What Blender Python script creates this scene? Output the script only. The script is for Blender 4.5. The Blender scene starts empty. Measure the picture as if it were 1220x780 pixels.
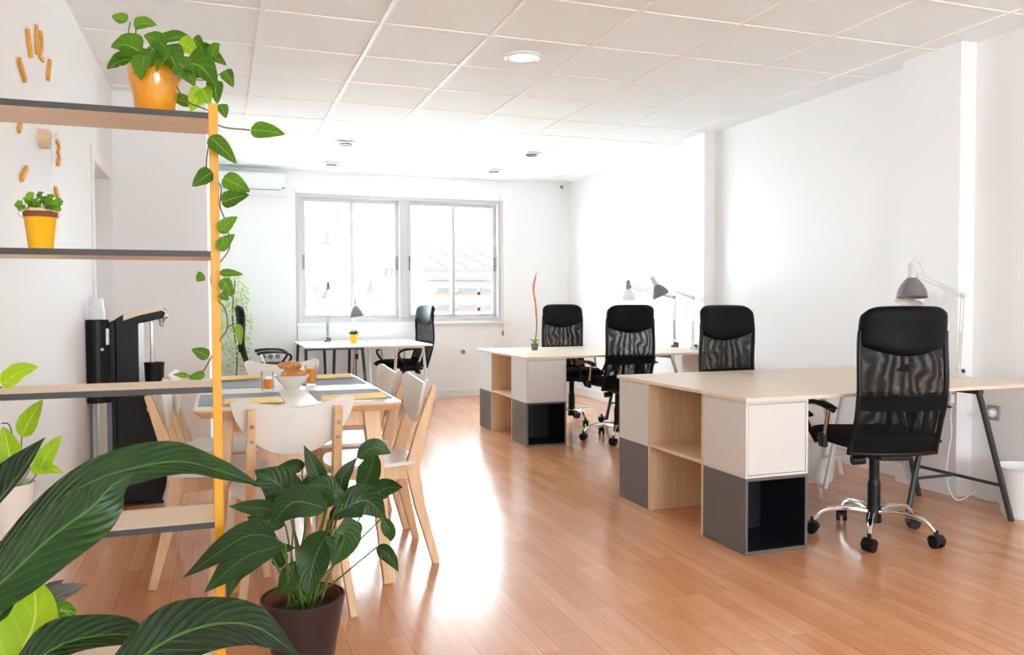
import bpy, bmesh, math, random
from mathutils import Vector, Matrix, noise as mnoise
random.seed(7)
PI = math.pi
SC = bpy.context.scene
COL = SC.collection
V = Vector

# ------------------------------------------------------------------ camera
F_PX, YAW, PITCH, ROLL, EYE = 970.69, 0.34434, 0.03146, -0.0038, 1.16
FW = V((math.sin(YAW) * math.cos(PITCH), math.cos(YAW) * math.cos(PITCH), -math.sin(PITCH)))
_r0 = V((math.cos(YAW), -math.sin(YAW), 0)); _u0 = _r0.cross(FW)
RT = _r0 * math.cos(ROLL) + _u0 * math.sin(ROLL)
UP = _u0 * math.cos(ROLL) - _r0 * math.sin(ROLL)
CAMP = V((0, 0, EYE))
cd = bpy.data.cameras.new('camera'); cam = bpy.data.objects.new('camera', cd); COL.objects.link(cam)
cd.sensor_width = 36.0; cd.lens = F_PX / 1220 * 36.0; cd.clip_start = 0.05; cd.clip_end = 200
m = Matrix((RT, UP, -FW)).transposed().to_4x4(); m.translation = CAMP
cam.matrix_world = m; SC.camera = cam

def ray(px, py): return FW + RT * ((px - 610) / F_PX) + UP * ((390 - py) / F_PX)
def at_z(px, py, z): d = ray(px, py); return CAMP + d * ((z - EYE) / d.z)
def at_y(px, py, y): d = ray(px, py); return CAMP + d * (y / d.y)
def at_x(px, py, x): d = ray(px, py); return CAMP + d * (x / d.x)

# ------------------------------------------------------------------ materials
def newmat(name):
    mt = bpy.data.materials.new(name); mt.use_nodes = True
    nt = mt.node_tree; return mt, nt, nt.nodes['Principled BSDF'], nt.nodes['Material Output']
def N(nt, typ, **kw):
    n = nt.nodes.new(typ)
    for k, v in kw.items():
        if k.startswith('_'): setattr(n, k[1:], v)
        else: n.inputs[k.replace('__', ' ')].default_value = v
    return n
def c4(c): return (c[0], c[1], c[2], 1)
def s2l(r, g, b):
    f = lambda c: (c / 255 / 12.92) if c / 255 <= .04045 else ((c / 255 + .055) / 1.055) ** 2.4
    return (f(r), f(g), f(b))
def ramp(nt, stops):
    n = nt.nodes.new('ShaderNodeValToRGB'); e = n.color_ramp.elements
    while len(e) < len(stops): e.new(.5)
    for k, (p, c) in enumerate(stops): e[k].position = p; e[k].color = c4(c)
    return n
def plain(name, col, rough=.5, metal=0, var=.03, scale=20, bump=0, coat=0, spec=.5):
    """principled with slight procedural tone variation"""
    mt, nt, b, o = newmat(name)
    tc = N(nt, 'ShaderNodeTexCoord'); nz = N(nt, 'ShaderNodeTexNoise', Scale=scale, Detail=3.0)
    nt.links.new(tc.outputs['Object'], nz.inputs['Vector'])
    rp = ramp(nt, [(.3, tuple(c * (1 - var) for c in col)), (.7, tuple(min(1, c * (1 + var)) for c in col))])
    nt.links.new(nz.outputs['Fac'], rp.inputs[0]); nt.links.new(rp.outputs[0], b.inputs['Base Color'])
    b.inputs['Roughness'].default_value = rough; b.inputs['Metallic'].default_value = metal
    b.inputs['Coat Weight'].default_value = coat; b.inputs['Specular IOR Level'].default_value = spec
    if bump:
        bp = N(nt, 'ShaderNodeBump', Strength=bump, Distance=.002)
        nz2 = N(nt, 'ShaderNodeTexNoise', Scale=scale * 12, Detail=2.0)
        nt.links.new(tc.outputs['Object'], nz2.inputs['Vector'])
        nt.links.new(nz2.outputs['Fac'], bp.inputs['Height']); nt.links.new(bp.outputs[0], b.inputs['Normal'])
    return mt
def wood(name, ca, cb, axis=0, rough=.45, scale=1.0, world=False):
    mt, nt, b, o = newmat(name)
    tc = N(nt, 'ShaderNodeTexCoord'); mp = N(nt, 'ShaderNodeMapping')
    sc = [26 * scale] * 3; sc[axis] = 1.6 * scale
    mp.inputs['Scale'].default_value = sc
    nt.links.new(tc.outputs['Object'], mp.inputs['Vector'])
    nz = N(nt, 'ShaderNodeTexNoise', Scale=1.0, Detail=5.0, Roughness=.6, Distortion=.6)
    nt.links.new(mp.outputs[0], nz.inputs['Vector'])
    rp = ramp(nt, [(.28, ca), (.72, cb)])
    nt.links.new(nz.outputs['Fac'], rp.inputs[0]); nt.links.new(rp.outputs[0], b.inputs['Base Color'])
    b.inputs['Roughness'].default_value = rough
    return mt

MT = {}
MT['wall'] = plain('wall_paint', (.88, .88, .88), .6, var=.006, scale=2, bump=.04)
MT['trimw'] = plain('trim_white', (.86, .86, .86), .35, var=.01)
MT['alu'] = plain('window_aluminium', (.55, .54, .535), .35, var=.01)
MT['ceil'] = plain('ceiling_tile', (.89, .945, .96), .8, var=.02, scale=60, bump=.25)
MT['ceilbar'] = plain('ceiling_bar', (.92, .91, .90), .5, var=.01)
MT['beech'] = wood('beech_wood', s2l(214, 170, 125), s2l(235, 200, 160), 2, .42)
MT['birch'] = wood('birch_panel', s2l(230, 206, 178), s2l(243, 225, 202), 0, .4)
MT['oakz'] = wood('oak_panel_upright', s2l(208, 176, 140), s2l(226, 198, 164), 2, .45)
MT['oakx'] = wood('oak_panel', s2l(214, 184, 150), s2l(230, 205, 174), 0, .45)
MT['deskw'] = wood('pale_desk_wood', s2l(226, 207, 186), s2l(238, 223, 205), 0, .38)
MT['white'] = plain('white_lacquer', (.82, .81, .79), .35, var=.01)
MT['chairwhite'] = plain('white_plywood', (.80, .775, .74), .35, var=.015)
MT['cubewhite'] = plain('white_cube_foil', (.68, .665, .64), .4, var=.01)
MT['cubegrey'] = plain('dark_grey_foil', s2l(98, 95, 93), .45, var=.02)
MT['cubeshade'] = plain('painted_inner_shade', s2l(20, 20, 28), .5, var=.02)  # shade of the cube interior put into the colour
MT['black'] = plain('black_plastic', (.006, .006, .007), .4, var=.1, spec=.3)
MT['blackfab'] = plain('black_fabric', (.004, .004, .005), .85, var=.25, scale=200, bump=.3, spec=.2)
MT['headrest'] = plain('black_leatherette', (.003, .003, .0035), .5, var=.1, scale=60, bump=.15, spec=.16)
MT['chrome'] = plain('chrome', (.75, .75, .76), .12, 1, var=.02)
MT['steel'] = plain('brushed_steel', (.55, .55, .55), .32, 1, var=.05)
MT['yellow'] = plain('yellow_powder_coat', s2l(226, 162, 22), .4, var=.03)
MT['clocky'] = plain('mustard_foam', s2l(226, 160, 50), .55, var=.03)
MT['yelpot'] = plain('yellow_glazed_ceramic', s2l(228, 152, 12), .12, var=.05, scale=10, coat=.5)
MT['yeltin'] = plain('yellow_tin', s2l(240, 186, 25), .3, var=.03)
MT['ringbrown'] = plain('terracotta_liner', s2l(130, 74, 48), .7, var=.1)
MT['darkedge'] = plain('charcoal_edge_band', s2l(66, 64, 64), .5, var=.05)
MT['anth'] = plain('anthracite_metal', s2l(58, 62, 64), .4, .2, var=.05)
MT['whitemet'] = plain('white_painted_metal', (.66, .65, .64), .35, var=.02)
MT['greymet'] = plain('grey_painted_metal', s2l(128, 128, 128), .35, .2, var=.03)
MT['shadegrey'] = plain('grey_lamp_enamel', s2l(118, 116, 116), .35, .1, var=.03)
MT['soil'] = plain('potting_soil', (.05, .03, .02), .95, var=.5, scale=90, bump=1)
MT['brownpot'] = plain('aubergine_plastic_pot', (.035, .022, .022), .28, var=.1)
MT['inpot'] = plain('terracotta_inside', (.16, .045, .025), .6, var=.15)
MT['mat'] = plain('grey_woven_mat', s2l(162, 169, 181), .85, var=.2, scale=300, bump=.5)
MT['napkin'] = plain('yellow_linen', s2l(251, 224, 160), .85, var=.06, scale=150, bump=.2)
MT['porcelain'] = plain('white_porcelain', (.80, .76, .71), .2, var=.01)
def mk_juice():
    mt, nt, b, o = newmat('orange_juice')
    nz = N(nt, 'ShaderNodeTexNoise', Scale=60.0); rp = ramp(nt, [(.3, s2l(255, 186, 4)), (.7, s2l(255, 196, 14))])
    nt.links.new(nz.outputs['Fac'], rp.inputs[0]); nt.links.new(rp.outputs[0], b.inputs['Base Color'])
    tr = N(nt, 'ShaderNodeBsdfTranslucent'); nt.links.new(rp.outputs[0], tr.inputs['Color'])
    mx = N(nt, 'ShaderNodeMixShader', Fac=.6); nt.links.new(b.outputs[0], mx.inputs[1]); nt.links.new(tr.outputs[0], mx.inputs[2])
    nt.links.new(mx.outputs[0], o.inputs['Surface']); return mt
MT['juice'] = mk_juice()
MT['binw'] = plain('white_bin_plastic', (.82, .81, .80), .4, var=.01)
MT['stem'] = plain('green_stem', s2l(92, 124, 46), .5, var=.15)
MT['vine'] = plain('brown_vine_stem', s2l(112, 98, 60), .6, var=.15)
MT['hinge'] = plain('nickel_hinge', (.42, .40, .38), .4, .6, var=.05)
MT['doorlam'] = plain('door_laminate', s2l(216, 204, 194), .5, var=.02)
MT['paper'] = plain('white_paper', (.84, .84, .83), .8, var=.01)
MT['cup'] = plain('translucent_cup', (.84, .86, .86), .4, var=.01)
MT['blueside'] = plain('slate_blue_side_panel', s2l(110, 124, 138), .4, var=.05)
MT['blueled'] = plain('blue_foot', s2l(25, 30, 80), .4, var=.05)
MT['facade'] = plain('pale_render_facade', (.84, .82, .79), .9, var=.04, scale=.6)
MT['rooftile'] = plain('terracotta_roof_tile', (.10, .092, .088), .9, spec=0, var=.08, scale=2)
MT['extwin'] = plain('dark_window_glass', (.040, .041, .044), .6, spec=0, var=.1)  # dark glass of the buildings outside
MT['eave'] = plain('terracotta_eave_band', (.052, .034, .027), .9, spec=0, var=.1)
MT['strap'] = plain('beige_strap', s2l(214, 190, 172), .8, var=.05)
MT['ground'] = plain('pale_street', (.6, .59, .57), .9, var=.05, scale=.5)

def mk_floor():
    mt, nt, b, o = newmat('laminate_floor')
    tc = N(nt, 'ShaderNodeTexCoord'); mp = N(nt, 'ShaderNodeMapping')
    mp.inputs['Rotation'].default_value = (0, 0, PI / 2)
    nt.links.new(tc.outputs['Object'], mp.inputs['Vector'])
    br = N(nt, 'ShaderNodeTexBrick', Scale=1.0, Mortar__Size=.0008, Bias=0.0, Brick__Width=.46, Row__Height=.066)
    br.offset = .37; br.offset_frequency = 3
    br.inputs['Color1'].default_value = c4(s2l(205, 146, 106)); br.inputs['Color2'].default_value = c4(s2l(220, 164, 124))
    br.inputs['Mortar'].default_value = c4(s2l(190, 132, 94))
    nt.links.new(mp.outputs[0], br.inputs['Vector'])
    pl = N(nt, 'ShaderNodeTexBrick', Scale=1.0, Mortar__Size=.0014, Brick__Width=1.3, Row__Height=.198)
    pl.offset = .43; pl.inputs['Color1'].default_value = pl.inputs['Color2'].default_value = (1, 1, 1, 1)
    pl.inputs['Mortar'].default_value = (.72, .66, .6, 1)
    nt.links.new(mp.outputs[0], pl.inputs['Vector'])
    m2 = N(nt, 'ShaderNodeMapping'); m2.inputs['Scale'].default_value = (30, 2.2, 1)
    nt.links.new(tc.outputs['Object'], m2.inputs['Vector'])
    nz = N(nt, 'ShaderNodeTexNoise', Scale=1.0, Detail=6.0, Roughness=.65, Distortion=.8)
    nt.links.new(m2.outputs[0], nz.inputs['Vector'])
    rp = ramp(nt, [(.25, (.86, .82, .79)), (.75, (1.08, 1.08, 1.08))]); nt.links.new(nz.outputs['Fac'], rp.inputs[0])
    x = N(nt, 'ShaderNodeMixRGB', _blend_type='MULTIPLY', Fac=1.0); y = N(nt, 'ShaderNodeMixRGB', _blend_type='MULTIPLY', Fac=1.0)
    nt.links.new(br.outputs['Color'], x.inputs[1]); nt.links.new(rp.outputs[0], x.inputs[2])
    nt.links.new(x.outputs[0], y.inputs[1]); nt.links.new(pl.outputs['Color'], y.inputs[2])
    nt.links.new(y.outputs[0], b.inputs['Base Color'])
    b.inputs['Roughness'].default_value = .2; b.inputs['Specular IOR Level'].default_value = .5
    return mt
MT['floor'] = mk_floor()

def mk_leaf(name, dark, mid, rib, rough=.35, trans=.3, nv=9):
    """green leaf: UV x runs from base to tip, UV y across; light midrib and side veins"""
    mt, nt, b, o = newmat(name)
    uv = N(nt, 'ShaderNodeUVMap'); sx = N(nt, 'ShaderNodeSeparateXYZ'); nt.links.new(uv.outputs[0], sx.inputs[0])
    def mth(op, a, bb=None, c=None):
        n = N(nt, 'ShaderNodeMath', _operation=op)
        for i, q in enumerate((a, bb, c)):
            if q is None: continue
            if isinstance(q, (int, float)): n.inputs[i].default_value = q
            else: nt.links.new(q, n.inputs[i])
        return n.outputs[0]
    cross = mth('ABSOLUTE', mth('SUBTRACT', sx.outputs[1], .5))           # 0 midrib .. .5 edge
    midr = mth('LESS_THAN', cross, .022)
    ph = mth('SUBTRACT', mth('MULTIPLY', sx.outputs[0], float(nv)), mth('MULTIPLY', cross, nv * .55))
    w = mth('SINE', mth('MULTIPLY', ph, 2 * PI))
    vein = mth('POWER', mth('MAXIMUM', w, 0.0), 6.0)
    tc = N(nt, 'ShaderNodeTexCoord'); nz = N(nt, 'ShaderNodeTexNoise', Scale=14.0, Detail=3.0)
    nt.links.new(tc.outputs['Object'], nz.inputs['Vector'])
    oi = N(nt, 'ShaderNodeObjectInfo')
    f = mth('ADD', mth('MULTIPLY', nz.outputs['Fac'], .6), mth('MULTIPLY', oi.outputs['Random'], .45))
    rp = ramp(nt, [(.2, dark), (.85, mid)]); nt.links.new(f, rp.inputs[0])
    m1 = N(nt, 'ShaderNodeMixRGB'); m1.inputs[2].default_value = c4(rib)
    nt.links.new(mth('MULTIPLY', vein, .17), m1.inputs[0]); nt.links.new(rp.outputs[0], m1.inputs[1])
    m2 = N(nt, 'ShaderNodeMixRGB'); m2.inputs[2].default_value = c4(rib)
    nt.links.new(mth('MULTIPLY', midr, .7), m2.inputs[0]); nt.links.new(m1.outputs[0], m2.inputs[1])
    nt.links.new(m2.outputs[0], b.inputs['Base Color']); b.inputs['Roughness'].default_value = rough
    bp = N(nt, 'ShaderNodeBump', Strength=.5, Distance=.002); nt.links.new(mth('MULTIPLY', w, -.5), bp.inputs['Height'])
    nt.links.new(bp.outputs[0], b.inputs['Normal'])
    tr = N(nt, 'ShaderNodeBsdfTranslucent'); hs = N(nt, 'ShaderNodeHueSaturation', Hue=.485, Saturation=1.1, Value=1.9)
    nt.links.new(m2.outputs[0], hs.inputs['Color']); nt.links.new(hs.outputs[0], tr.inputs['Color'])
    mx = N(nt, 'ShaderNodeMixShader', Fac=trans); nt.links.new(b.outputs[0], mx.inputs[1]); nt.links.new(tr.outputs[0], mx.inputs[2])
    nt.links.new(mx.outputs[0], o.inputs['Surface'])
    return mt
MT['pothos'] = mk_leaf('pothos_leaf', s2l(40, 88, 14), s2l(98, 150, 28), s2l(150, 190, 80), .32, .35, 5)
MT['lime'] = mk_leaf('lime_leaf', s2l(120, 170, 30), s2l(160, 200, 50), s2l(205, 222, 120), .35, .42, 5)
MT['lily'] = mk_leaf('peace_lily_leaf', s2l(26, 56, 24), s2l(52, 92, 34), s2l(96, 130, 66), .33, .25, 10)
MT['bigleaf'] = mk_leaf('broad_glossy_leaf', s2l(10, 32, 9), s2l(26, 68, 15), s2l(80, 122, 56), .24, .22, 12)
MT['dryleaf'] = mk_leaf('dry_grey_leaf', s2l(84, 88, 78), s2l(130, 132, 122), s2l(170, 170, 160), .6, .1, 10)
MT['ivy'] = mk_leaf('ivy_leaf', s2l(66, 130, 30), s2l(140, 190, 60), s2l(190, 215, 120), .4, .35, 4)
MT['ficus'] = mk_leaf('pale_ficus_leaf', s2l(150, 180, 110), s2l(214, 226, 170), s2l(220, 230, 190), .5, .4, 4)

def mk_mesh_fabric():
    mt, nt, b, o = newmat('black_chair_mesh')
    tc = N(nt, 'ShaderNodeTexCoord'); mp = N(nt, 'ShaderNodeMapping'); nt.links.new(tc.outputs['Object'], mp.inputs['Vector'])
    nz = N(nt, 'ShaderNodeTexNoise', Scale=4.2, Detail=1.0); nt.links.new(mp.outputs[0], nz.inputs['Vector'])
    wv = N(nt, 'ShaderNodeTexWave', Scale=7.0, Distortion=9.0, Detail=1.0, Detail__Scale=1.3); nt.links.new(mp.outputs[0], wv.inputs['Vector'])
    rp = ramp(nt, [(.12, (.45,) * 3), (.85, (.93,) * 3)])
    nz.inputs['Scale'].default_value = 17.0; nz.inputs['Distortion'].default_value = 1.5
    mxv = N(nt, 'ShaderNodeMixRGB', Fac=.5); nt.links.new(wv.outputs['Fac'], mxv.inputs[1]); nt.links.new(nz.outputs['Fac'], mxv.inputs[2])
    nt.links.new(mxv.outputs[0], rp.inputs[0])
    tr = N(nt, 'ShaderNodeBsdfTransparent'); mx = N(nt, 'ShaderNodeMixShader')
    nt.links.new(rp.outputs[0], mx.inputs[0]); nt.links.new(tr.outputs[0], mx.inputs[1]); nt.links.new(b.outputs[0], mx.inputs[2])
    b.inputs['Base Color'].default_value = (.004, .004, .005, 1); b.inputs['Roughness'].default_value = .8; b.inputs['Specular IOR Level'].default_value = .2
    nt.links.new(mx.outputs[0], o.inputs['Surface'])
    return mt
MT['mesh'] = mk_mesh_fabric()
def mk_glass(name, tint=(1, 1, 1), gl=.08):
    mt, nt, b, o = newmat(name)
    tr = N(nt, 'ShaderNodeBsdfTransparent'); tr.inputs['Color'].default_value = c4(tint)
    gs = N(nt, 'ShaderNodeBsdfGlossy', Roughness=.02); lw = N(nt, 'ShaderNodeLayerWeight', Blend=.25)
    mm = N(nt, 'ShaderNodeMath', _operation='MULTIPLY_ADD'); mm.inputs[1].default_value = .6; mm.inputs[2].default_value = gl * .5
    nt.links.new(lw.outputs['Fresnel'], mm.inputs[0])
    mx = N(nt, 'ShaderNodeMixShader'); nt.links.new(mm.outputs[0], mx.inputs[0])
    nt.links.new(tr.outputs[0], mx.inputs[1]); nt.links.new(gs.outputs[0], mx.inputs[2]); nt.links.new(mx.outputs[0], o.inputs['Surface'])
    nt.nodes.remove(b); return mt
MT['pane'] = mk_glass('window_glass', (.97, .98, .98), .05)
MT['glass'] = mk_glass('drinking_glass', (.985, .99, .99), .06)
def mk_croissant():
    mt, nt, b, o = newmat('croissant_crust')
    tc = N(nt, 'ShaderNodeTexCoord'); wv = N(nt, 'ShaderNodeTexNoise', Scale=40.0, Detail=4.0)
    nt.links.new(tc.outputs['Object'], wv.inputs['Vector'])
    rp = ramp(nt, [(.25, s2l(176, 100, 42)), (.75, s2l(226, 168, 100))]); nt.links.new(wv.outputs['Fac'], rp.inputs[0])
    nt.links.new(rp.outputs[0], b.inputs['Base Color']); b.inputs['Roughness'].default_value = .5
    return mt
MT['crust'] = mk_croissant()
def mk_lamp_emit():
    mt, nt, b, o = newmat('downlight_diffuser')
    b.inputs['Base Color'].default_value = (.9, .88, .86, 1); b.inputs['Emission Color'].default_value = (1, .97, .94, 1)
    b.inputs['Emission Strength'].default_value = .6
    return mt
MT['diffuser'] = mk_lamp_emit()

# ------------------------------------------------------------------ mesh builder
def catmull(pts, n=8):
    pts = [V(p) for p in pts]
    if len(pts) < 3: return [pts[0].lerp(pts[-1], i / n) for i in range(n + 1)]
    P = [pts[0] * 2 - pts[1]] + pts + [pts[-1] * 2 - pts[-2]]; out = []
    for i in range(1, len(P) - 2):
        a, b, c, d = P[i - 1:i + 3]
        for k in range(n):
            t = k / n
            out.append(.5 * ((2 * b) + (c - a) * t + (2 * a - 5 * b + 4 * c - d) * t * t + (3 * b - a - 3 * c + d) * t ** 3))
    out.append(pts[-1]); return out

class MB:
    def __init__(s): s.bm = bmesh.new(); s.uv = None
    def box(s, x0, x1, y0, y1, z0, z1, mat=None):
        vs = [s.bm.verts.new(p) for p in ((x0, y0, z0), (x1, y0, z0), (x1, y1, z0), (x0, y1, z0), (x0, y0, z1), (x1, y0, z1), (x1, y1, z1), (x0, y1, z1))]
        for f in ((3, 2, 1, 0), (4, 5, 6, 7), (0, 1, 5, 4), (1, 2, 6, 5), (2, 3, 7, 6), (3, 0, 4, 7)):
            fc = s.bm.faces.new([vs[i] for i in f])
            if mat is not None: fc.material_index = mat
        return s
    def hexa(s, pts, mat=None):
        """8 points, bottom ring then top ring"""
        vs = [s.bm.verts.new(p) for p in pts]
        for f in ((3, 2, 1, 0), (4, 5, 6, 7), (0, 1, 5, 4), (1, 2, 6, 5), (2, 3, 7, 6), (3, 0, 4, 7)):
            s.bm.faces.new([vs[i] for i in f])
        return s
    def prism(s, poly, axis, a, b):
        """polygon (2D) extruded along axis (0,1,2) from a to b"""
        def p3(q, h):
            if axis == 0: return (h, q[0], q[1])
            if axis == 1: return (q[0], h, q[1])
            return (q[0], q[1], h)
        A = [s.bm.verts.new(p3(q, a)) for q in poly]; B = [s.bm.verts.new(p3(q, b)) for q in poly]; n = len(poly)
        s.bm.faces.new(A); s.bm.faces.new(B[::-1])
        for i in range(n): s.bm.faces.new((A[i], B[i], B[(i + 1) % n], A[(i + 1) % n]))
        return s
    def sweep(s, pts, rad, seg=10, cap=True, rect=None, up=None):
        """tube (or rect bar: rect=(w,h)) along points; rad number or list"""
        pts = [V(p) for p in pts]; n = len(pts)
        R = rad if isinstance(rad, (list, tuple)) else [rad] * n
        t0 = (pts[1] - pts[0]).normalized()
        nrm = V(up) if up is not None else (V((0, 0, 1)) if abs(t0.z) < .9 else V((1, 0, 0)))
        rings = []
        for i in range(n):
            t = (pts[min(i + 1, n - 1)] - pts[max(i - 1, 0)]).normalized()
            if up is not None: nrm = V(up)
            nrm = (nrm - t * nrm.dot(t)); nrm.normalize(); bi = t.cross(nrm)
            if rect:
                w, h = rect[i] if isinstance(rect, list) else rect
                ring = [pts[i] + bi * (sx * w / 2) + nrm * (sy * h / 2) for sx, sy in ((-1, -1), (1, -1), (1, 1), (-1, 1))]
            else:
                ring = [pts[i] + (bi * math.cos(2 * PI * k / seg) + nrm * math.sin(2 * PI * k / seg)) * R[i] for k in range(seg)]
            rings.append([s.bm.verts.new(p) for p in ring])
        for a, b in zip(rings, rings[1:]):
            m_ = len(a)
            for k in range(m_): s.bm.faces.new((a[k], a[(k + 1) % m_], b[(k + 1) % m_], b[k]))
        if cap: s.bm.faces.new(rings[0][::-1]); s.bm.faces.new(rings[-1])
        return s
    def cyl(s, a, b, r0, r1=None, seg=20): return s.sweep([a, b], [r0, r1 if r1 is not None else r0], seg)
    def lathe(s, prof, seg=32, c=(0, 0, 0), axis=None):
        """profile [(r,z)...] revolved; open profile; r=0 collapses"""
        rot = V((0, 0, 1)).rotation_difference(V(axis)).to_matrix() if axis is not None else Matrix.Identity(3)
        c = V(c); rings = []
        for r, z in prof:
            if r < 1e-6: rings.append([s.bm.verts.new(c + rot @ V((0, 0, z)))])
            else: rings.append([s.bm.verts.new(c + rot @ V((r * math.cos(2 * PI * k / seg), r * math.sin(2 * PI * k / seg), z))) for k in range(seg)])
        for a, b in zip(rings, rings[1:]):
            for k in range(seg):
                k2 = (k + 1) % seg
                if len(a) == 1 and len(b) == 1: continue
                if len(a) == 1: s.bm.faces.new((a[0], b[k2], b[k]))
                elif len(b) == 1: s.bm.faces.new((a[k], a[k2], b[0]))
                else: s.bm.faces.new((a[k], a[k2], b[k2], b[k]))
        return s
    def ball(s, c, r, seg=14, sc=(1, 1, 1)):
        n = seg // 2; rings = []; c = V(c)
        for i in range(n + 1):
            th = PI * i / n
            if i in (0, n): rings.append([s.bm.verts.new(c + V((0, 0, r * math.cos(th) * sc[2])))])
            else: rings.append([s.bm.verts.new(c + V((r * math.sin(th) * math.cos(2 * PI * k / seg) * sc[0], r * math.sin(th) * math.sin(2 * PI * k / seg) * sc[1], r * math.cos(th) * sc[2]))) for k in range(seg)])
        for a, b in zip(rings, rings[1:]):
            for k in range(seg):
                k2 = (k + 1) % seg
                if len(a) == 1: s.bm.faces.new((a[0], b[k], b[k2]))
                elif len(b) == 1: s.bm.faces.new((a[k], b[0], a[k2]))
                else: s.bm.faces.new((a[k], b[k], b[k2], a[k2]))
        return s
    def grid(s, fn, nu, nv, thick=None, closed=False):
        """surface fn(u,v)->Vector; thick(u,v)->offset along face normal (both sides) makes it a padded solid"""
        P = [[V(fn(i / nu, j / nv)) for j in range(nv + 1)] for i in range(nu + 1)]
        if thick is None:
            Q = [[s.bm.verts.new(p) for p in row] for row in P]
            for i in range(nu):
                for j in range(nv): s.bm.faces.new((Q[i][j], Q[i + 1][j], Q[i + 1][j + 1], Q[i][j + 1]))
            return s
        A, B = [], []
        for i in range(nu + 1):
            ra, rb = [], []
            for j in range(nv + 1):
                du = P[min(i + 1, nu)][j] - P[max(i - 1, 0)][j]; dv = P[i][min(j + 1, nv)] - P[i][max(j - 1, 0)]
                n = du.cross(dv); n.normalize(); t = thick(i / nu, j / nv)
                ra.append(s.bm.verts.new(P[i][j] + n * t)); rb.append(s.bm.verts.new(P[i][j] - n * t))
            A.append(ra); B.append(rb)
        for i in range(nu):
            for j in range(nv):
                s.bm.faces.new((A[i][j], A[i + 1][j], A[i + 1][j + 1], A[i][j + 1]))
                s.bm.faces.new((B[i][j], B[i][j + 1], B[i + 1][j + 1], B[i + 1][j]))
        for i in range(nu):
            s.bm.faces.new((A[i][0], B[i][0], B[i + 1][0], A[i + 1][0])); s.bm.faces.new((A[i][nv], A[i + 1][nv], B[i + 1][nv], B[i][nv]))
        for j in range(nv):
            s.bm.faces.new((A[0][j], A[0][j + 1], B[0][j + 1], B[0][j])); s.bm.faces.new((A[nu][j], B[nu][j], B[nu][j + 1], A[nu][j + 1]))
        return s
    def leaf(s, pts, width, nrm, fold=.25, shape='heart', wav=0.0, n=12, mcols=6, droop=0.0, seed=0):
        """leaf blade along pts; width = full width; nrm = blade normal"""
        C = catmull(pts, max(3, n // (len(pts) - 1))) if len(pts) > 2 else [V(pts[0]).lerp(V(pts[1]), i / n) for i in range(n + 1)]
        L = s.bm.loops.layers.uv.verify(); k = len(C) - 1; nrm = V(nrm); rows = []
        for i, p in enumerate(C):
            t = i / k; tg = (C[min(i + 1, k)] - C[max(i - 1, 0)]).normalized()
            nn = nrm - tg * nrm.dot(tg); nn.normalize(); sd = tg.cross(nn)
            if shape == 'heart': w = max(0, math.sin(PI * min(1, t ** .55 * 1.0))) ** .75 if t > 0 else .28
            elif shape == 'lance': w = max(0, math.sin(PI * t ** .8)) ** .85
            else: w = max(0, math.sin(PI * t ** .7)) ** .8
            if t > .8 and shape == 'lance': w *= (1 - (t - .8) * 1.2)
            w = max(w, .015) * width / 2
            row = []
            for j in range(mcols + 1):
                q = j / mcols * 2 - 1
                off = sd * (q * w) + nn * (fold * abs(q) * w - droop * q * q * w)
                if wav: off += nn * (wav * w * abs(q) * math.sin(t * 17 + q * 2 + seed))
                row.append((s.bm.verts.new(p + off), (t, j / mcols)))
            rows.append(row)
        for a, b in zip(rows, rows[1:]):
            for j in range(mcols):
                q = (a[j], b[j], b[j + 1], a[j + 1]); f = s.bm.faces.new([x[0] for x in q])
                for lp, x in zip(f.loops, q): lp[L].uv = x[1]
        return s
    def build(s, name, mat, parent=None, smooth=38, bevel=0, seg=2, solid=0, subs=0):
        bm = s.bm
        bmesh.ops.recalc_face_normals(bm, faces=bm.faces) if not bm.loops.layers.uv else None
        me = bpy.data.meshes.new(name); bm.to_mesh(me); bm.free()
        for mm in (mat if isinstance(mat, (list, tuple)) else [mat]): me.materials.append(MT[mm] if isinstance(mm, str) else mm)
        if smooth:
            for p in me.polygons: p.use_smooth = True
            me.set_sharp_from_angle(angle=math.radians(smooth))
        o = bpy.data.objects.new(name, me); COL.objects.link(o)
        if parent is not None: o.parent = parent
        if solid: md = o.modifiers.new('solid', 'SOLIDIFY'); md.thickness = solid; md.offset = 0
        if bevel:
            md = o.modifiers.new('bevel', 'BEVEL'); md.width = bevel; md.segments = seg; md.limit_method = 'ANGLE'; md.angle_limit = math.radians(35)
            md.harden_normals = True
        if subs: md = o.modifiers.new('sub', 'SUBSURF'); md.levels = md.render_levels = subs
        return o

def tag(o, label=None, cat=None, group=None, kind=None):
    if label: o['label'] = label
    if cat: o['category'] = cat
    if group: o['group'] = group
    if kind: o['kind'] = kind
    return o
def thing(name, loc, rz=0, label=None, cat=None, group=None):
    o = bpy.data.objects.new(name, None); COL.objects.link(o); o.empty_display_size = .1
    o.location = loc; o.rotation_euler = (0, 0, rz); return tag(o, label, cat, group)
def copy_tree(o, parent=None):
    c = o.copy(); COL.objects.link(c)
    if parent is not None: c.parent = parent; c.matrix_parent_inverse = o.matrix_parent_inverse.copy()
    for ch in [x for x in KIDS.get(o.name, [])]: copy_tree(ch, c)
    return c
KIDS = {}
def index_kids():
    KIDS.clear()
    for o in bpy.data.objects:
        if o.parent: KIDS.setdefault(o.parent.name, []).append(o)
def dup(root, loc, rz, label, group=None):
    index_kids(); c = copy_tree(root); c.location = loc; c.rotation_euler = (0, 0, rz); c['label'] = label
    if group: c['group'] = group
    return c
def struct(name, mb, mat, parent=None, **kw):
    o = mb.build(name, mat, parent, **kw); o['kind'] = 'structure'; return o

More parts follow.
